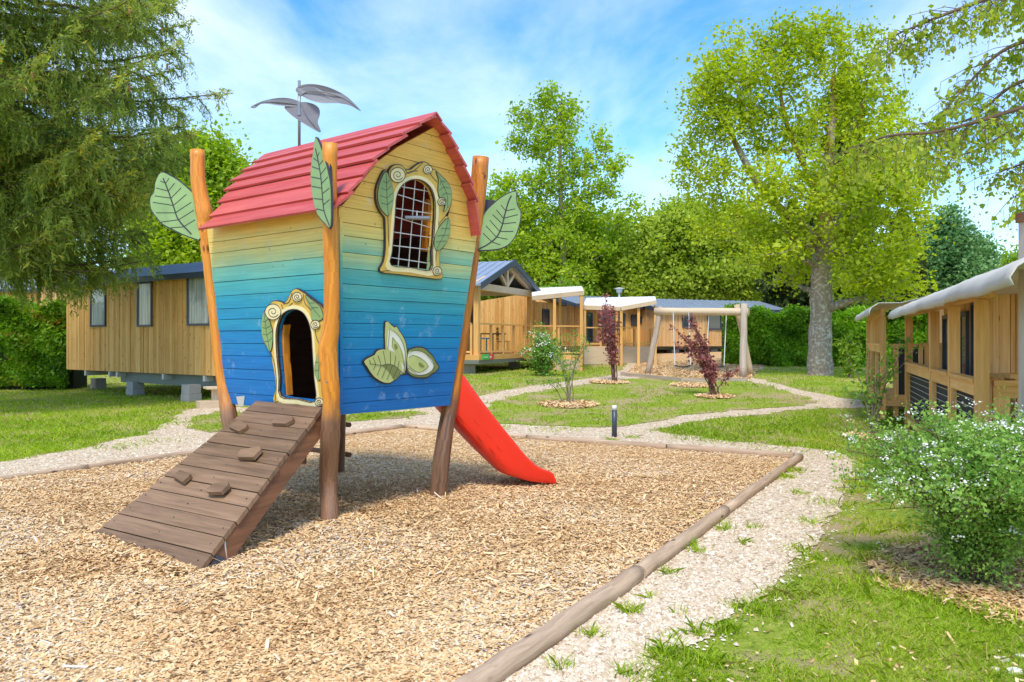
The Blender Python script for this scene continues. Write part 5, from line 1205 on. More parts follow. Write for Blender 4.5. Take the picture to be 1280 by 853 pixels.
# ================================================================ SWINGS, BOLLARD
sw = empty('swing_set', G(870,470), 'timber swing frame of pale crooked poles on the distant chip bed', 'swing set')
def pole(a, b, r0, r1, nm='leg', mt_='silver', par=sw):
    m = MB(); rr = random.Random(int(a[0]*100)); n = 7; a, b = Vector(a), Vector(b)
    m.tube([a.lerp(b, i/n)+Vector((rr.uniform(-.008,.008), 0, 0)) for i in range(n+1)], [r0+(r1-r0)*i/n for i in range(n+1)], 12, wob=.03); return m.build(nm, M[mt_], par, smooth=True)
gl1, gl2 = G(809.5,468.5), G(823,466); gr1, gr2 = G(929,472.5), G(939,470)
tL = P(824,388.5,gl1.y+.25); tR = P(932,388.5,gr1.y+.2)
pole(gl1, P(826,384,gl1.y+.25), .10, .085); pole(gl2, P(818,377,gl2.y-.25), .11, .10, mt_='beampale')
pole(gr1, P(930,380,gr1.y+.2), .12, .10); pole(gr2, P(921,381,gr2.y-.2), .10, .09, mt_='beampale')
pole(P(819,389.5,tL.y), P(936,390,tR.y), .125, .12, 'crossbeam', 'beampale')
def swing(x0, x1, yt, yb, label, tw):
    zc = (tL.y+tR.y)/2
    o = empty('swing', P((x0+x1)/2, yb, zc), label, 'swing', 'swings on the timber frame')
    a, b = P(x0, 391, zc-.02), P(x1, 391, zc); c, d = P(x0+tw, yb, zc-.35), P(x1+tw, yb, zc-.35)
    for p, q in ((a, c), (b, d)): m = MB(); m.tube([p, q], .017, 6); m.build('chain', M['grille'], o)
    n = 8; pts = [c.lerp(d, i/n)-UZ*.05*math.sin(i/n*math.pi) for i in range(n+1)]; m = MB()
    for i in range(n): m.beam(pts[i]+Vector((0,0,0)), pts[i+1], .18, .035)
    m.build('seat', M['tyre'], o)
swing(841.5, 861, 390, 457, 'left swing with black belt seat, nearer the leaning pale pole', 2)
swing(886, 908, 390, 457.5, 'right swing with black belt seat, behind the red leaved shrub', -3)
g = G(768,547); bl = empty('bollard_light', g, 'short grey bollard lamp with frosted top on the gravel path', 'bollard lamp')
zt = (547-507)/F*g.y; m = MB(); m.tube([g, g+UZ*(zt-.075)], .045, 20); m.build('post', M['anthracite2'] if 'anthracite2' in M else M['anthracite'], bl, smooth=True)
m = MB(); m.tube([g+UZ*(zt-.075), g+UZ*(zt-.012), g+UZ*zt], [.043,.043,.036], 20); m.build('diffuser', M['panelwhite'], bl, smooth=True)

# ================================================================ TREES AND PLANTS
def skeleton(pts0, rad0, targets, r_end, seed):
    """join every target to the nearest point of the growing branch system"""
    r = np.random.default_rng(seed); sk = np.array(pts0, float); rs = np.array(rad0, float); br = []
    c = sk.mean(0); order = np.argsort(np.linalg.norm((targets-sk[0])*np.array([1,1,.5]), axis=1))
    for i in order:
        t = targets[i]; d = t-sk; dist = np.linalg.norm(d, axis=1); pen = dist+np.maximum(0, -d[:,2])*2.5+np.maximum(0, .25*dist-d[:,2])*.6
        j = int(np.argmin(pen)); a = sk[j]; ra = max(r_end, rs[j]*.62); n = max(2, int(dist[j]/.5)); n = min(n, 6)
        bend = r.normal(size=3)*dist[j]*.07; bend[2] = abs(bend[2])*-.6
        ks = np.linspace(0, 1, n+1); P_ = a+np.outer(ks, t-a)+np.outer(np.sin(ks*np.pi), bend); R_ = ra+(r_end-ra)*ks
        br.append((P_, R_)); sk = np.vstack([sk, P_[1:]]); rs = np.concatenate([rs, R_[1:]])
    return br
def tree(name, label, cat, base, trunk, blobs, Z, ncl, nleaf, leaf, fmat, bmat='bark', clr=.45, seed=1, shell=.5, group=None, squash=1.0, limbs=(), aspect=.65, ydepth=1.0, tr=None, leafjit=.35):
    r = np.random.default_rng(seed); global rng
    rng_old = rng; rng = r
    o = empty(name, base, label, cat, group)
    tp = [tuple(p) for p in trunk]; rad = tr
    pts = smooth_line(tp, 5); rads = np.interp(np.linspace(0,1,len(pts)), np.linspace(0,1,len(rad)), rad)
    m = MB(); m.tube(pts, [x*(1+r.uniform(-.05,.05)) for x in rads], 14, wob=.05, t=.5)
    sk, rk = [np.array(p) for p in pts[len(pts)//4:]], list(rads[len(pts)//4:])
    for lim, lr in limbs:
        lp = smooth_line([tuple(q) for q in lim], 5); lrr = np.linspace(lr, lr*.35, len(lp)); m.tube(lp, list(lrr), 9, wob=.08, t=.4); sk += [np.array(p) for p in lp]; rk += list(lrr)
    T_ = []
    w_ = np.array([b[2]*b[3] for b in blobs], float); w_ /= w_.sum()
    for b, ww in zip(blobs, w_):
        k = max(3, int(ncl*ww)); u = unit(r.normal(size=(k,3)))*(r.random((k,1))**shell)
        cp = P(b[0], b[1], Z+(b[4] if len(b) > 4 else 0)); sc_ = Z/F
        T_.append(np.array(cp)+u*np.array([b[2]*sc_, (b[2]+b[3])*.5*sc_*ydepth, b[3]*sc_]))
    T_ = np.concatenate(T_)
    gmin = base[2]+.6; T_ = T_[T_[:,2] > gmin]
    br = skeleton(sk, rk, T_, .012*Z/27, seed)
    for P_, R_ in br: m.tube(P_.tolist(), list(R_), 4, t=.4, cap=False)
    m.build('trunk', M[bmat], o, smooth=True)
    n = int(nleaf/len(T_)); cen = np.repeat(T_, n, axis=0); szs = np.repeat(clr*(.7+.6*r.random(len(T_))), n)
    # small twig sprays inside each cluster
    d = r.normal(size=(len(cen),3))*.55; d[:,2] *= squash
    cen = cen+d*szs[:,None]
    ti = np.repeat(r.normal(size=len(T_))*.15, n)
    V, Fc = leaves(cen, leaf*np.exp(r.normal(size=len(cen))*.25), aspect, flat=.25)
    mesh_np('crown', V, Fc, np.clip(.45+ti+r.normal(size=len(cen))*.16, 0, .93), M[fmat], o)
    rng = rng_old
    return o
# the big maple on the right
ZM = G(1025,469).y; bM = G(1025,469)
def Q(x, y, dz=0): return P(x, y, ZM+dz)
tree('maple_tree', 'big fresh green maple with a lichen speckled trunk standing right of the swings', 'tree', bM,
     [bM-UZ*.3, Q(1025,455), Q(1026,400), Q(1027,340), Q(1030,300), Q(1034,220), Q(1040,150), Q(1042,90)],
     [(930,95,62,62), (895,140,45,60), (880,210,42,50), (945,165,42,40), (975,70,50,42), (1015,45,40,36), (1055,70,45,55), (1085,130,50,60), (1020,150,45,60), (1105,195,55,50,-1), (1135,240,42,45,-1), (1070,240,75,60,-2), (985,240,60,50,-1), (1085,310,70,45,-2), (1010,335,55,34,1.5), (960,305,55,32,-1), (1115,345,45,32,-1.5), (1070,350,45,24,2), (900,275,38,28)],
     ZM, 820, 46000, .13, 'f_maple', 'lichen', clr=.38, seed=21, shell=.45, tr=[.47,.40,.35,.33,.30,.20,.12,.06], ydepth=.9,
     limbs=[([Q(1028,310), Q(1005,285), Q(975,262), Q(945,225), Q(925,190), Q(905,150)], .22), ([Q(1028,320), Q(1000,300), Q(955,285), Q(920,270)], .15), ([Q(1030,310), Q(1050,285), Q(1075,268), Q(1105,230,-1)], .20), ([Q(1032,290), Q(1015,230), Q(985,160), Q(970,90)], .14), ([Q(1034,280), Q(1060,200), Q(1080,130)], .14)])
def T(x, y, Z): return P(x, y, Z)
def simple(name, label, cat, px, Z, ytop, blobs, ncl, nl, leaf, fm, seed, bm_='barkdark', tr0=.25, clr=.7, group=None, shell=.5, yd=1.0):
    x = (px-CX)/F*Z; b = ground(x, Z)
    return tree(name, label, cat, b, [b-UZ*.3, b+UZ*1.2, P(px+2, (ytop*1+CY*2)/3, Z), P(px-2, (ytop*2+CY)/3, Z), P(px, ytop+10, Z)], blobs, Z, ncl, nl, leaf, fm, bm_, clr=clr, seed=seed, tr=[tr0, tr0*.8, tr0*.62, tr0*.4, tr0*.12], group=group, shell=shell, ydepth=yd)
simple('alder_tree', 'tall airy tree with a slim pale trunk rising behind the gabled porch', 'tree', 702, 46, 112,
     [(684,122,16,20), (662,148,22,18), (705,148,24,22), (648,178,18,12), (688,180,34,24), (752,178,9,24), (768,208,18,14), (728,208,26,18), (635,228,20,14), (688,228,40,22), (745,238,30,12), (784,255,16,6), (655,262,36,18), (715,262,34,18), (770,275,22,8), (690,298,52,18), (640,305,34,18), (740,310,30,14), (690,335,60,20)],
     560, 20000, .20, 'f_lime', 31, 'bark', .30, clr=.48, shell=.42)
simple('bright_tree', 'bushy bright green tree behind the large painted leaf of the far playhouse post', 'tree', 622, 50, 250,
     [(625,275,38,30), (600,300,40,36), (640,320,46,38), (615,345,48,30), (665,345,34,28)], 220, 30000, .27, 'f_mid', 32, clr=1.0)
simple('bright_tree', 'low green tree in the gap between the gabled porch and the awnings', 'tree', 715, 49, 270,
     [(720,300,46,34), (745,330,40,32), (700,350,50,28), (735,365,40,24), (690,310,30,26)], 220, 30000, .27, 'f_lime', 33, clr=1.0)
simple('small_tree', 'dark leaved bushy tree close behind the second cabin awning', 'tree', 708, 39, 340,
     [(706,378,22,18), (716,400,20,20), (700,405,18,20)], 90, 12000, .2, 'f_mid', 34, clr=.7, tr0=.12)
simple('willow_tree', 'rounded pale green willow standing behind the long cabin', 'tree', 852, 47, 250,
     [(852,270,30,22), (825,305,40,32), (875,300,45,34), (850,345,65,36), (905,335,42,36), (805,345,30,32), (925,355,34,26)], 420, 52000, .24, 'f_willow', 35, clr=.8)
simple('birch_tree', 'slender light green tree between the willow and the big maple', 'tree', 935, 52, 255,
     [(935,280,22,24), (925,320,28,26), (950,345,34,28), (975,350,36,26), (960,300,20,20)], 170, 20000, .26, 'f_lime', 36, clr=.8)
simple('blue_green_tree', 'blue green tree behind the canvas roofs, right of the big maple', 'tree', 1190, 44, 262,
     [(1185,285,26,20), (1165,310,34,24), (1210,315,26,22), (1185,345,50,28), (1222,340,18,16), (1140,330,24,30)], 240, 26000, .2, 'f_blue', 37, clr=.7)
simple('small_tree', 'low tree top showing over the canvas roof at the right edge', 'tree', 1285, 46, 312,
     [(1278,335,22,16), (1300,350,34,26), (1262,350,14,12)], 90, 9000, .22, 'f_lime', 38, clr=.7)
simple('lime_tree', 'bright yellow green tree between the spruce and the playhouse roof', 'tree', 250, 34, 170,
     [(262,200,38,26), (225,225,34,28), (290,225,26,22), (200,240,26,34), (250,260,60,36), (300,260,30,30), (205,290,45,28), (255,305,60,30), (225,330,60,24), (320,300,30,30)], 420, 60000, .2, 'f_lime', 39, clr=.7)
simple('hill_tree', 'mid green tree on the slope at the left edge under the spruce boughs', 'tree', 5, 48, 240,
     [(10,290,40,30), (50,300,40,26), (-20,270,50,40), (75,318,30,18)], 170, 22000, .24, 'f_mid', 40, 'bark', .22, clr=.8)
# conifers
def conifer(label, px, Z, ytop, ybot, wpx, n, fm, seed, cat='tree', group=None):
    r = np.random.default_rng(seed); x = (px-CX)/F*Z; b = ground(x, Z); zt = H-(ytop-CY)/F*Z; zb_ = max(b.z+.3, H-(ybot-CY)/F*Z); R_ = wpx/F*Z
    o = empty('conifer', b, label, cat, group)
    m = MB(); m.tube([b-UZ*.3, Vector((x, Z, (b.z+zt)/2)), Vector((x, Z, zt))], [.25, .15, .03], 8)
    nb_ = 130; cen, ax = [], []
    for i in range(nb_):
        k = i/nb_; z = zb_+(zt-zb_)*k; L_ = R_*(1-k)**.85*r.uniform(.75,1.15)+.15; a = r.random()*6.283; d = np.array([math.cos(a), math.sin(a), -.28])
        s = r.random(int(n/nb_))**.7; wdt = .28*L_*(1.1-s); side = r.normal(size=len(s))[:,None]*np.array([-math.sin(a), math.cos(a), 0])*wdt[:,None]
        c = np.array([x, Z, z])+np.outer(s*L_, d)+side; c[:,2] -= np.abs(r.normal(size=len(s)))*.22; c[:,2] += s*s*.2*L_*.5
        cen.append(c); ax.append(np.tile(d+np.array([0,0,-.5]), (len(s),1)))
        if i % 3 == 0: m.tube([(x,Z,z), tuple(np.array([x,Z,z])+d*L_*.9)], [.035,.01], 4, cap=False)
    m.build('trunk', M['barkdark'], o)
    cen = np.concatenate(cen); ax = unit(np.concatenate(ax)); V, Fc = leaves(cen, .34*np.exp(r.normal(size=len(cen))*.3), .35, axis=ax, axis_w=.5)
    mesh_np('crown', V, Fc, np.clip(.4+r.normal(size=len(cen))*.2, 0, .9), M[fm], o)
    return o
conifer('dark spruce filling the gap between the airy tree and the willow', 776, 58, 268, 400, 34, 16000, 'f_conifer', 51)
conifer('dark conifer just behind the long cabin, left of the maple trunk', 992, 42, 250, 410, 62, 22000, 'f_conifer', 52)
conifer('tall dark conifer showing through the top of the big maple', 1058, 40, 78, 400, 75, 30000, 'f_conifer', 53)
conifer('dark conifer right of the maple trunk behind the canvas roofs', 1128, 40, 262, 410, 50, 18000, 'f_conifer', 54)
conifer('dark fir behind the willow crown', 912, 60, 250, 400, 40, 12000, 'f_conifer', 55)
# the wood behind: a few kinds copied along the back of the valley
src = [simple('woodland_tree', None, 'tree', 640, 66, 290, [(640,320,45,32), (615,350,42,34), (665,352,42,32), (640,380,60,26)], 170, 26000, .30, 'f_mid', 61, clr=1.3, group='trees of the wood behind the cabins'),
       simple('woodland_tree', None, 'tree', 640, 66, 300, [(640,325,38,30), (620,355,40,30), (660,358,38,28), (640,385,55,26)], 170, 24000, .30, 'f_lime', 62, clr=1.3, group='trees of the wood behind the cabins')]
lab = 'green tree of the wood closing the view behind the cabins'
for s_ in src: s_['label'] = lab
pos = [(-46,74),(-32,70),(-26,62),(-19,68),(-13,63),(-7,70),(-3,60),(4,66),(9,72),(14,66),(20,64),(26,70),(31,62),(37,68),(43,64),(50,70),(57,66),(65,70)]
for i, (x, y) in enumerate(pos):
    s_ = src[i % 2]
    loc = Vector((x, y, float(hgt(x, y))-.3))
    if i < 2: s_.location = loc; t_ = s_
    else:
        t_ = copytree(s_, loc); t_['label'] = lab
    k = .8+.45*random.random(); t_.scale = (k*1.1, k*1.1, k); t_.rotation_euler.z = random.random()*6.28
# the drooping spruce at the upper left
def spruce():
    r = np.random.default_rng(77); ZS = 19.5; tx = (-75-CX)/F*ZS; b = ground(tx, ZS)
    o = empty('spruce_tree', b, 'large drooping spruce with hanging boughs and cones filling the upper left', 'tree')
    m = MB(); m.tube([b-UZ*.3, b+UZ*5, b+UZ*12, b+UZ*19], [.45,.36,.22,.06], 12, wob=.05)
    cen, ax, tint, conep = [], [], [], []
    env = [(2.2,4.6),(3.6,5.2),(4.6,5.4),(5.6,5.7),(6.6,6.5),(7.6,6.6),(8.6,6.7),(9.6,6.25),(10.6,5.6),(12,5.0),(18.5,.6)]
    def env_r(z): return np.interp(z, [e[0] for e in env], [e[1] for e in env])
    for i in range(118):
        z0 = r.uniform(4.4, 17.5) if i > 74 else r.uniform(3.5, 11.6)
        a = r.uniform(0, 6.283) if i % 5 == 0 else r.normal()*.62-.15
        L_ = env_r(z0)*r.uniform(.86, 1.0); d = np.array([math.cos(a), math.sin(a), 0]); n = 16; ks = np.linspace(0, 1, n)
        base = np.array([b.x, b.y, z0+.45]); droop = .11*L_
        C_ = base+np.outer(ks*L_, d); C_[:,2] += -droop*np.sin(ks*2.2)+.10*L_*ks**3+r.normal()*.1; C_ += np.cumsum(r.normal(size=C_.shape)*.03, 0)
        m.tube(C_[:-1].tolist(), list(np.linspace(.07, .012, n-1)), 6, cap=False, t=.5)
        nsec = int(L_*3.9)
        for q in range(nsec):
            k = r.uniform(.14, 1.0)**.8; p = C_[min(n-1, int(k*(n-1)))]; sgn = 1 if q % 2 else -1
            l2 = (.35+1.25*(1-k)**.6)*r.uniform(.6,1.2); a2 = a+sgn*r.uniform(.6,1.3); d2 = np.array([math.cos(a2), math.sin(a2), -.25]); n2 = 8; k2 = np.linspace(0, 1, n2)
            B_ = p+np.outer(k2*l2, d2); B_[:,2] -= .18*l2*k2**2
            m.tube(B_[::2].tolist(), [.016,.012,.009,.006], 4, cap=False, t=.4)
            # hanging strands
            ns = int(2+l2*5)
            for h_ in range(ns):
                kk = r.random(); s0_ = B_[min(n2-1, int(kk*(n2-1)))]; hl = r.uniform(.2, .95)*(1.3-.85*k)*(1 if z0 < 9 else .8); nn_ = max(4, int(hl/.028))
                tt = np.linspace(0, 1, nn_)[:,None]; st = s0_+tt*np.array([r.normal()*.07, r.normal()*.07, -hl])+d2*.12*tt
                cen.append(st+r.normal(size=st.shape)*.018); ax.append(np.tile(np.array([d2[0]*.35, d2[1]*.35, -1.]), (nn_,1))+r.normal(size=(nn_,3))*.55)
                base_t = .34+.1*r.normal(); t_ = np.full(nn_, base_t); t_[-2:] = .78 if r.random() < .5 else base_t+.15
                if r.random() < .03: t_[-1] = 1.15
                tint.append(t_)
            nn_ = int(l2/.03); ki = r.random(nn_); st = p+np.outer(ki*l2, d2)+r.normal(size=(nn_,3))*.035; st[:,2] -= .18*l2*ki**2
            cen.append(st); ax.append(np.tile(d2, (nn_,1))+r.normal(size=(nn_,3))*.5); tint.append(.5+r.normal(size=nn_)*.15)
        nn_ = int(L_*95); ki = r.uniform(.35,1,nn_)**.8; kf = ki*(n-1)*.999; idx = kf.astype(int); st = C_[idx]+(C_[idx+1]-C_[idx])*(kf-idx)[:,None]+r.normal(size=(nn_,3))*.06; cen.append(st); ax.append(np.tile(d, (nn_,1))+r.normal(size=(nn_,3))*.6); tint.append(.6+r.normal(size=nn_)*.15)
        if z0 > 6.5:
            for _ in range(3): conep.append(C_[int(r.uniform(.7,.98)*(n-1))]+np.array([r.normal()*.2, r.normal()*.2, -.12]))
    m.build('trunk', M['barkdark'], o, smooth=True)
    cen = np.concatenate(cen); ax = unit(np.concatenate(ax)); tint = np.concatenate(tint)
    global rng; ro = rng; rng = r
    V, Fc = leaves(cen, .125*np.exp(r.normal(size=len(cen))*.25), .21, axis=ax, axis_w=.78); rng = ro
    print('spruce', len(cen))
    mesh_np('crown', V, Fc, np.clip(tint+r.normal(size=len(tint))*.06, 0, 1), M['f_spruce'], o)
    m = MB()
    for p in conep[:60]:
        p = Vector(p); MBc = MB(); MBc.tube([p, p-UZ*.05, p-UZ*.13, p-UZ*.17], [.012,.026,.022,.006], 7); MBc.build('cone', M['cone'], o, smooth=True)
spruce()
# birch boughs reaching in from the upper right
def birch():
    r = np.random.default_rng(88); ZB = 14.0; b = ground((1420-CX)/F*ZB, ZB)
    o = empty('birch_tree', b, 'overhanging birch boughs with sparse leaves reaching in at the upper right corner', 'tree')
    def B(x, y, z): return np.array(P(x, y, z*ZB/11))
    m = MB(); tk = [b-UZ*.2, P(1425,330,ZB), P(1415,120,ZB), P(1400,-100,ZB), P(1385,-330,ZB)]; tk = smooth_line([tuple(p) for p in tk], 5); m.tube(tk, list(np.linspace(.17,.05,len(tk))), 12, wob=.03)
    L_ = [[(1422,150,11),(1340,130,10.5),(1280,135,10),(1230,150,9.8),(1170,165,9.6),(1110,170,9.5),(1070,185,9.5)], [(1418,90,11),(1330,95,11),(1270,105,10.8),(1210,150,10.5),(1150,155,10.4)],
          [(1410,0,11),(1320,-10,10.5),(1250,-5,10.2),(1190,15,10),(1140,35,9.9),(1105,50,9.9)], [(1412,20,11),(1330,40,10.4),(1260,60,10.2),(1215,100,10),(1180,140,9.9)], [(1420,180,11),(1350,170,11.3),(1290,200,11.3),(1250,215,11.2)], [(1405,-60,11),(1330,-50,10),(1270,-20,9.7),(1235,10,9.6)],
          [(1425,230,11),(1370,200,10),(1310,215,9.8),(1270,245,9.7)], [(1422,150,11),(1345,140,11.6),(1290,150,11.9),(1215,190,12),(1150,200,12)]]
    tips = []
    for l in L_:
        c = smooth_line([tuple(B(*q)) for q in l], 6); m.tube(c, list(np.linspace(.055,.009,len(c))), 6, cap=False)
        for k in range(len(c)//4, len(c)):
            for _ in range(2):
                p = np.array(c[k]); d = unit(r.normal(size=3))*r.uniform(.25,.9); d[2] = -abs(d[2])*.5-.1; q = p+d; mid = p+d*.5+np.array([0,0,.05]); m.tube([p.tolist(), mid.tolist(), q.tolist()], [.008,.006,.004], 4, cap=False)
                for s in np.linspace(.3, 1, 3):
                    a = p+d*s; hang = a+np.array([r.normal()*.08, r.normal()*.08, -r.uniform(.1,.45)]); m.tube([a.tolist(), hang.tolist()], [.004,.0025], 3, cap=False)
                    for w_ in np.linspace(.1, 1, 7): tips.append(a+(hang-a)*w_+r.normal(size=3)*.045)
    m.build('trunk', M['barkdark'], o, smooth=True)
    cen = np.array(tips); global rng; ro = rng; rng = r
    V, Fc = leaves(cen, .078*np.exp(r.normal(size=len(cen))*.25), .85, axis=np.tile([0,0,-1.], (len(cen),1)), axis_w=.4); rng = ro
    print('birch', len(cen))
    mesh_np('crown', V, Fc, np.clip(.5+r.normal(size=len(cen))*.25, 0, .93), M['f_birch'], o)
birch()
# hedges
def hedge(label, A, B, dep, hh, n, leaf, fm, seed, zlow=0.0):
    r = np.random.default_rng(seed); f = Frame(A, B); g0 = min(float(hgt(A[0],A[1])), float(hgt(B[0],B[1])))
    o = empty('hedge', (A[0], A[1], g0), label, 'hedge'); global rng; ro = rng; rng = r
    k = r.random(n); s = r.random(n)*f.len; t = np.where(k < .62, r.random(n)**2*.35, r.random(n)*dep); z = np.where(k < .62, r.random(n)*hh, hh-r.random(n)**2*.3)
    bump_ = .22*np.sin(s*1.9+z*1.3)+.15*np.sin(s*4.7+2*z+1)+.08*np.sin(z*5+s*.7); t = t+bump_+.1*(z/hh-.4); z = z*(1+.05*np.sin(s*2.3)+.045*np.sin(s*5.1)+.03*r.random(n)**6*4)
    o_, a_, n_ = map(np.array, (f.o, f.a, f.n)); cen = o_+np.outer(s, a_)+np.outer(t, n_); cen[:,2] = g0+np.maximum(z, zlow)+r.normal(size=n)*.05
    V, Fc = leaves(cen, leaf*np.exp(r.normal(size=n)*.25), .6, flat=.15); rng = ro
    mesh_np('foliage', V, Fc, np.clip(.45+.22*np.sin(s*2.6+z*3)*np.sin(z*3.7+s)+r.normal(size=n)*.15, 0, .93), M[fm], o)
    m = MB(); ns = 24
    for i in range(ns): f.box(m, f.len*i/ns, f.len*(i+1)/ns, .38+r.uniform(0,.1), dep, g0-.1, g0+hh-.3-r.uniform(0,.1))  # solid dark boxes, their colour standing in for the shade inside the hedge
    m.build('dark_core', M['core'], o)
    return o
def at(px, Z): return Vector(((px-CX)/F*Z, Z, 0))
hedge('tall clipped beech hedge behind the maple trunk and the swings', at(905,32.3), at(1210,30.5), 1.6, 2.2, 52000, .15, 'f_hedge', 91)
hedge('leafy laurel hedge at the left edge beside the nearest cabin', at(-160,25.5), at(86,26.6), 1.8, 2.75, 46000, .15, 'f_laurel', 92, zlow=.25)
# shrubs and saplings
def shrub(name, label, base, hgt_, spread, nst, nlf, leaf, fm, seed, stem='stem', lean=(0,0), flowers=0, fsize=.03, bare=.25, arch=.3, rad=.008, group=None, up=.75, clus=.09, cat='shrub', stems=None):
    r = np.random.default_rng(seed); global rng; ro = rng; rng = r; base = Vector(base)
    o = empty(name, base, label, cat, group); m = MB(); lc = []; tips = []
    for i in range(nst):
        a = r.uniform(0, 6.283); rr = spread*np.sqrt(r.random()); hh = hgt_*r.uniform(.62,1.0)*(1-.25*(rr/spread)**2)
        if stems: dx, dz_ = stems[i % len(stems)]; tip = np.array(base)+np.array([dx*(.9+.2*r.random()), r.normal()*spread*.3, dz_*r.uniform(.85,1.05)])
        else: tip = np.array(base)+np.array([math.cos(a)*rr+lean[0]*hh, math.sin(a)*rr+lean[1]*hh, hh])
        p0 = np.array(base)+r.normal(size=3)*np.array([.04,.04,0])*min(1, spread*2); ks = np.linspace(0, 1, 8)[:,None]; hor = tip-p0; hor[2] = 0
        c = p0+(tip-p0)*ks; c += np.array([0,0,1.])*(arch*np.sin(ks*np.pi)*hgt_*.25)-hor*np.sin(ks*np.pi)*.18; c += np.cumsum(r.normal(size=c.shape)*.012*hgt_, 0)
        m.tube(c.tolist(), list(np.linspace(rad*1.4, rad*.4, 8)), 5, cap=False)
        nt = 7
        for q in range(nt):
            k = bare+(1-bare)*(q+r.random())/nt; j = min(7, k*7); a_ = c[int(j)]+(c[min(7,int(j)+1)]-c[int(j)])*(j-int(j)); L_ = spread*.34*r.uniform(.4,1.2)*(1.15-k*.6)
            d = unit(r.normal(size=3)+np.array([0,0,up])+unit(tip-p0)*.6)*L_; m.tube([a_.tolist(), (a_+d*.5).tolist(), (a_+d).tolist()], [rad*.5,rad*.4,rad*.25], 4, cap=False)
            for s in np.linspace(.15, 1, 6): lc.append(a_+d*s)
            tips.append(a_+d)
    m.build('stems', M[stem], o)
    lc = np.array(lc); per = max(1, int(nlf/len(lc))); cen = np.repeat(lc, per, axis=0)+r.normal(size=(len(lc)*per,3))*clus; cen = cen[cen[:,2] > base.z+.03]
    V, Fc = leaves(cen, leaf*np.exp(r.normal(size=len(cen))*.3), .6, flat=.2); mesh_np('foliage', V, Fc, np.clip(.45+r.normal(size=len(cen))*.2, 0, .93), M[fm], o)
    if flowers:
        tp = np.array(tips); tp = tp[tp[:,2] > base.z+.35*hgt_]; idx = r.integers(0, len(tp), flowers); fc = tp[idx]+r.normal(size=(flowers,3))*clus*.9+np.array([0,0,.02])
        cen = np.repeat(fc, 14, axis=0)+r.normal(size=(flowers*14,3))*fsize*np.array([.55,.55,.28]); V, Fc = leaves(cen, fsize*.42*np.ones(len(cen)), .9, flat=.5)
        mesh_np('blossom', V, Fc, np.zeros(len(cen)), M['petal'], o)
    rng = ro; return o
bs = G(1222,728); sp_ = shrub('flowering_shrub', 'large arching shrub covered in small white flowers, right foreground', bs, 1.17, .93, 160, 60000, .027, 'f_spirea', 101, lean=(-.02,0), flowers=500, fsize=.042, bare=.08, arch=.8, rad=.005, clus=.05)
shrub('flowering_shrub', 'flowering shrub running out of the right edge beside the large arching one', G(1335,715), 1.25, .7, 60, 20000, .026, 'f_spirea', 102, flowers=260, fsize=.034, bare=.15, arch=.5, rad=.005, clus=.05)
shrub('flowering_shrub', 'white flowering bush against the porch deck, left of the first awning post', G(678,470), 1.45, .7, 30, 4500, .085, 'f_sapling', 104, flowers=80, fsize=.13, bare=.1, arch=.3, rad=.012, clus=.14)
shrub('flowering_shrub', 'round green bush with a few white flowers below the long terrace railing', G(790,452), 1.0, .6, 30, 4500, .09, 'f_blue', 105, flowers=60, fsize=.12, bare=.05, arch=.2, rad=.012, clus=.14)
shrub('garden_shrub', 'small low green bush at the foot of the terrace beside the red leaved shrub', G(731,454), .6, .4, 20, 2500, .08, 'f_mid', 106, bare=.05, clus=.1)
shrub('red_leaved_shrub', 'upright purple red shrub standing in front of the long terrace', G(768,478), 2.85, .42, 13, 1400, .09, 'f_purple', 107, lean=(-.14,0), bare=.3, arch=.0, rad=.014, clus=.07, up=1.6, group='red leaved shrubs on the lawn')
shrub('red_leaved_shrub', 'leaning purple red shrub in front of the swings, one long bough to each side', G(892,496), 2.3, .42, 14, 1500, .08, 'f_purple', 108, bare=.38, rad=.013, clus=.065, arch=.1, up=1.2, group='red leaved shrubs on the lawn',
      stems=[(-.75,2.15), (-.62,1.7), (-.5,1.5), (-.35,1.15), (-.85,1.9), (-1.15,1.45), (-.25,.8), (-.45,1.9), (.55,.75), (-.15,.9)])
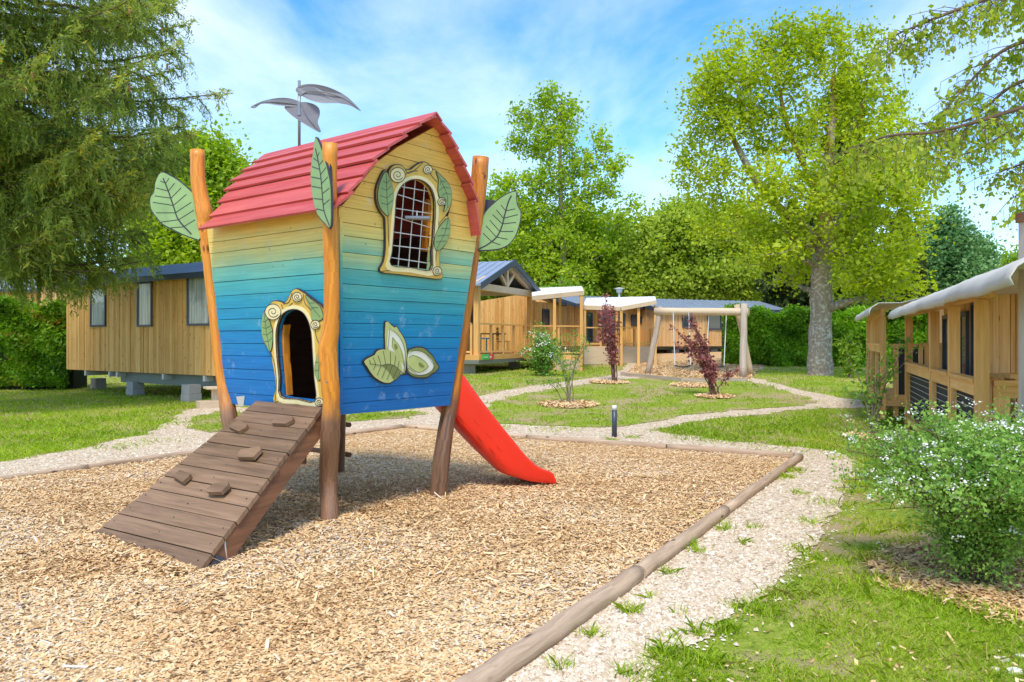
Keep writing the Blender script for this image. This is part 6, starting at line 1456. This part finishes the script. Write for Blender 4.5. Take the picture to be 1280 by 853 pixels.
shrub('sapling', 'thin leafy sapling with almost bare stems in the mulch circle near the slide', G(711,505), 1.75, .6, 9, 900, .05, 'f_sapling', 109, 'stemgreen', lean=(0,0), bare=.35, rad=.011, clus=.07, cat='sapling', stems=[(-.35,1.25), (.3,1.8), (.15,1.7), (-.6,.75), (-1.0,.6), (.4,1.5), (-.1,1.0)])
shrub('sapling', 'bushy young green sapling beside the corner of the near terrace', G(1091,546), 2.1, .36, 9, 700, .075, 'f_sapling', 110, 'stemgreen', bare=.2, rad=.010, clus=.07, cat='sapling', stems=[(.15,1.35), (-.25,1.1), (.5,1.9), (.75,1.6), (-.35,.8), (.3,1.2), (.0,1.5), (.65,1.9), (-.3,1.4)])
shrub('sapling', 'slender young bush before the beech hedge, right of the maple trunk', G(1062,473), 1.6, .35, 12, 1800, .09, 'f_mid', 111, 'stemgreen', bare=.1, rad=.01, clus=.08, cat='sapling')
for i, (x, y, h_, lb) in enumerate(((612,462,1.3,'climbing plant on the porch railing next to the left gable post'), (627,462,1.25,'climbing plant at the middle of the porch railing'), (641,463,1.3,'climbing plant on the porch railing next to the flowering bush'), (699,462,1.7,'tall climbing plant on the first awning post'))):
    shrub('climbing_plant', lb, G(x, y), h_+.5, .16, 6, 700, .1, 'f_sapling', 120+i, 'stemgreen', bare=.4, rad=.008, clus=.06, group='climbing plants along the railings', cat='plant')

k = 5200; t_ = rng.random(k); fa, fb = np.array(BLg), np.array(BR); fd = np.array((BR-TR).normalized()); fd[2] = 0
q_ = fa+np.outer(t_, fb-fa)+np.outer(rng.normal(size=k)*.09-.02, fd)+rng.normal(size=(k,3))*.01
V, Fc = flakes(q_[:,:2], .036, .013, .02); hh_ = .075*np.exp(-((q_-fa-np.outer(t_, fb-fa))@fd/.09)**2)*(.5+.5*np.sin(t_*9)**2)*rng.random(k); V[:,2] += np.repeat(hh_, 4)
mesh_np('wood_chips', V, Fc, rng.beta(1.7,1.3,k), M['chip'])['kind'] = 'stuff'
k = 2600; q_ = rng.normal(size=(k,2))*np.array([2.4,1.6])+np.array([-.9,5.9]); q_ = q_[inside(q_, np.array(bed))]
V, Fc = flakes(q_, .07, .012, .05); mesh_np('wood_chips', V, Fc, rng.random(len(q_)), M['chip'])['kind'] = 'stuff'
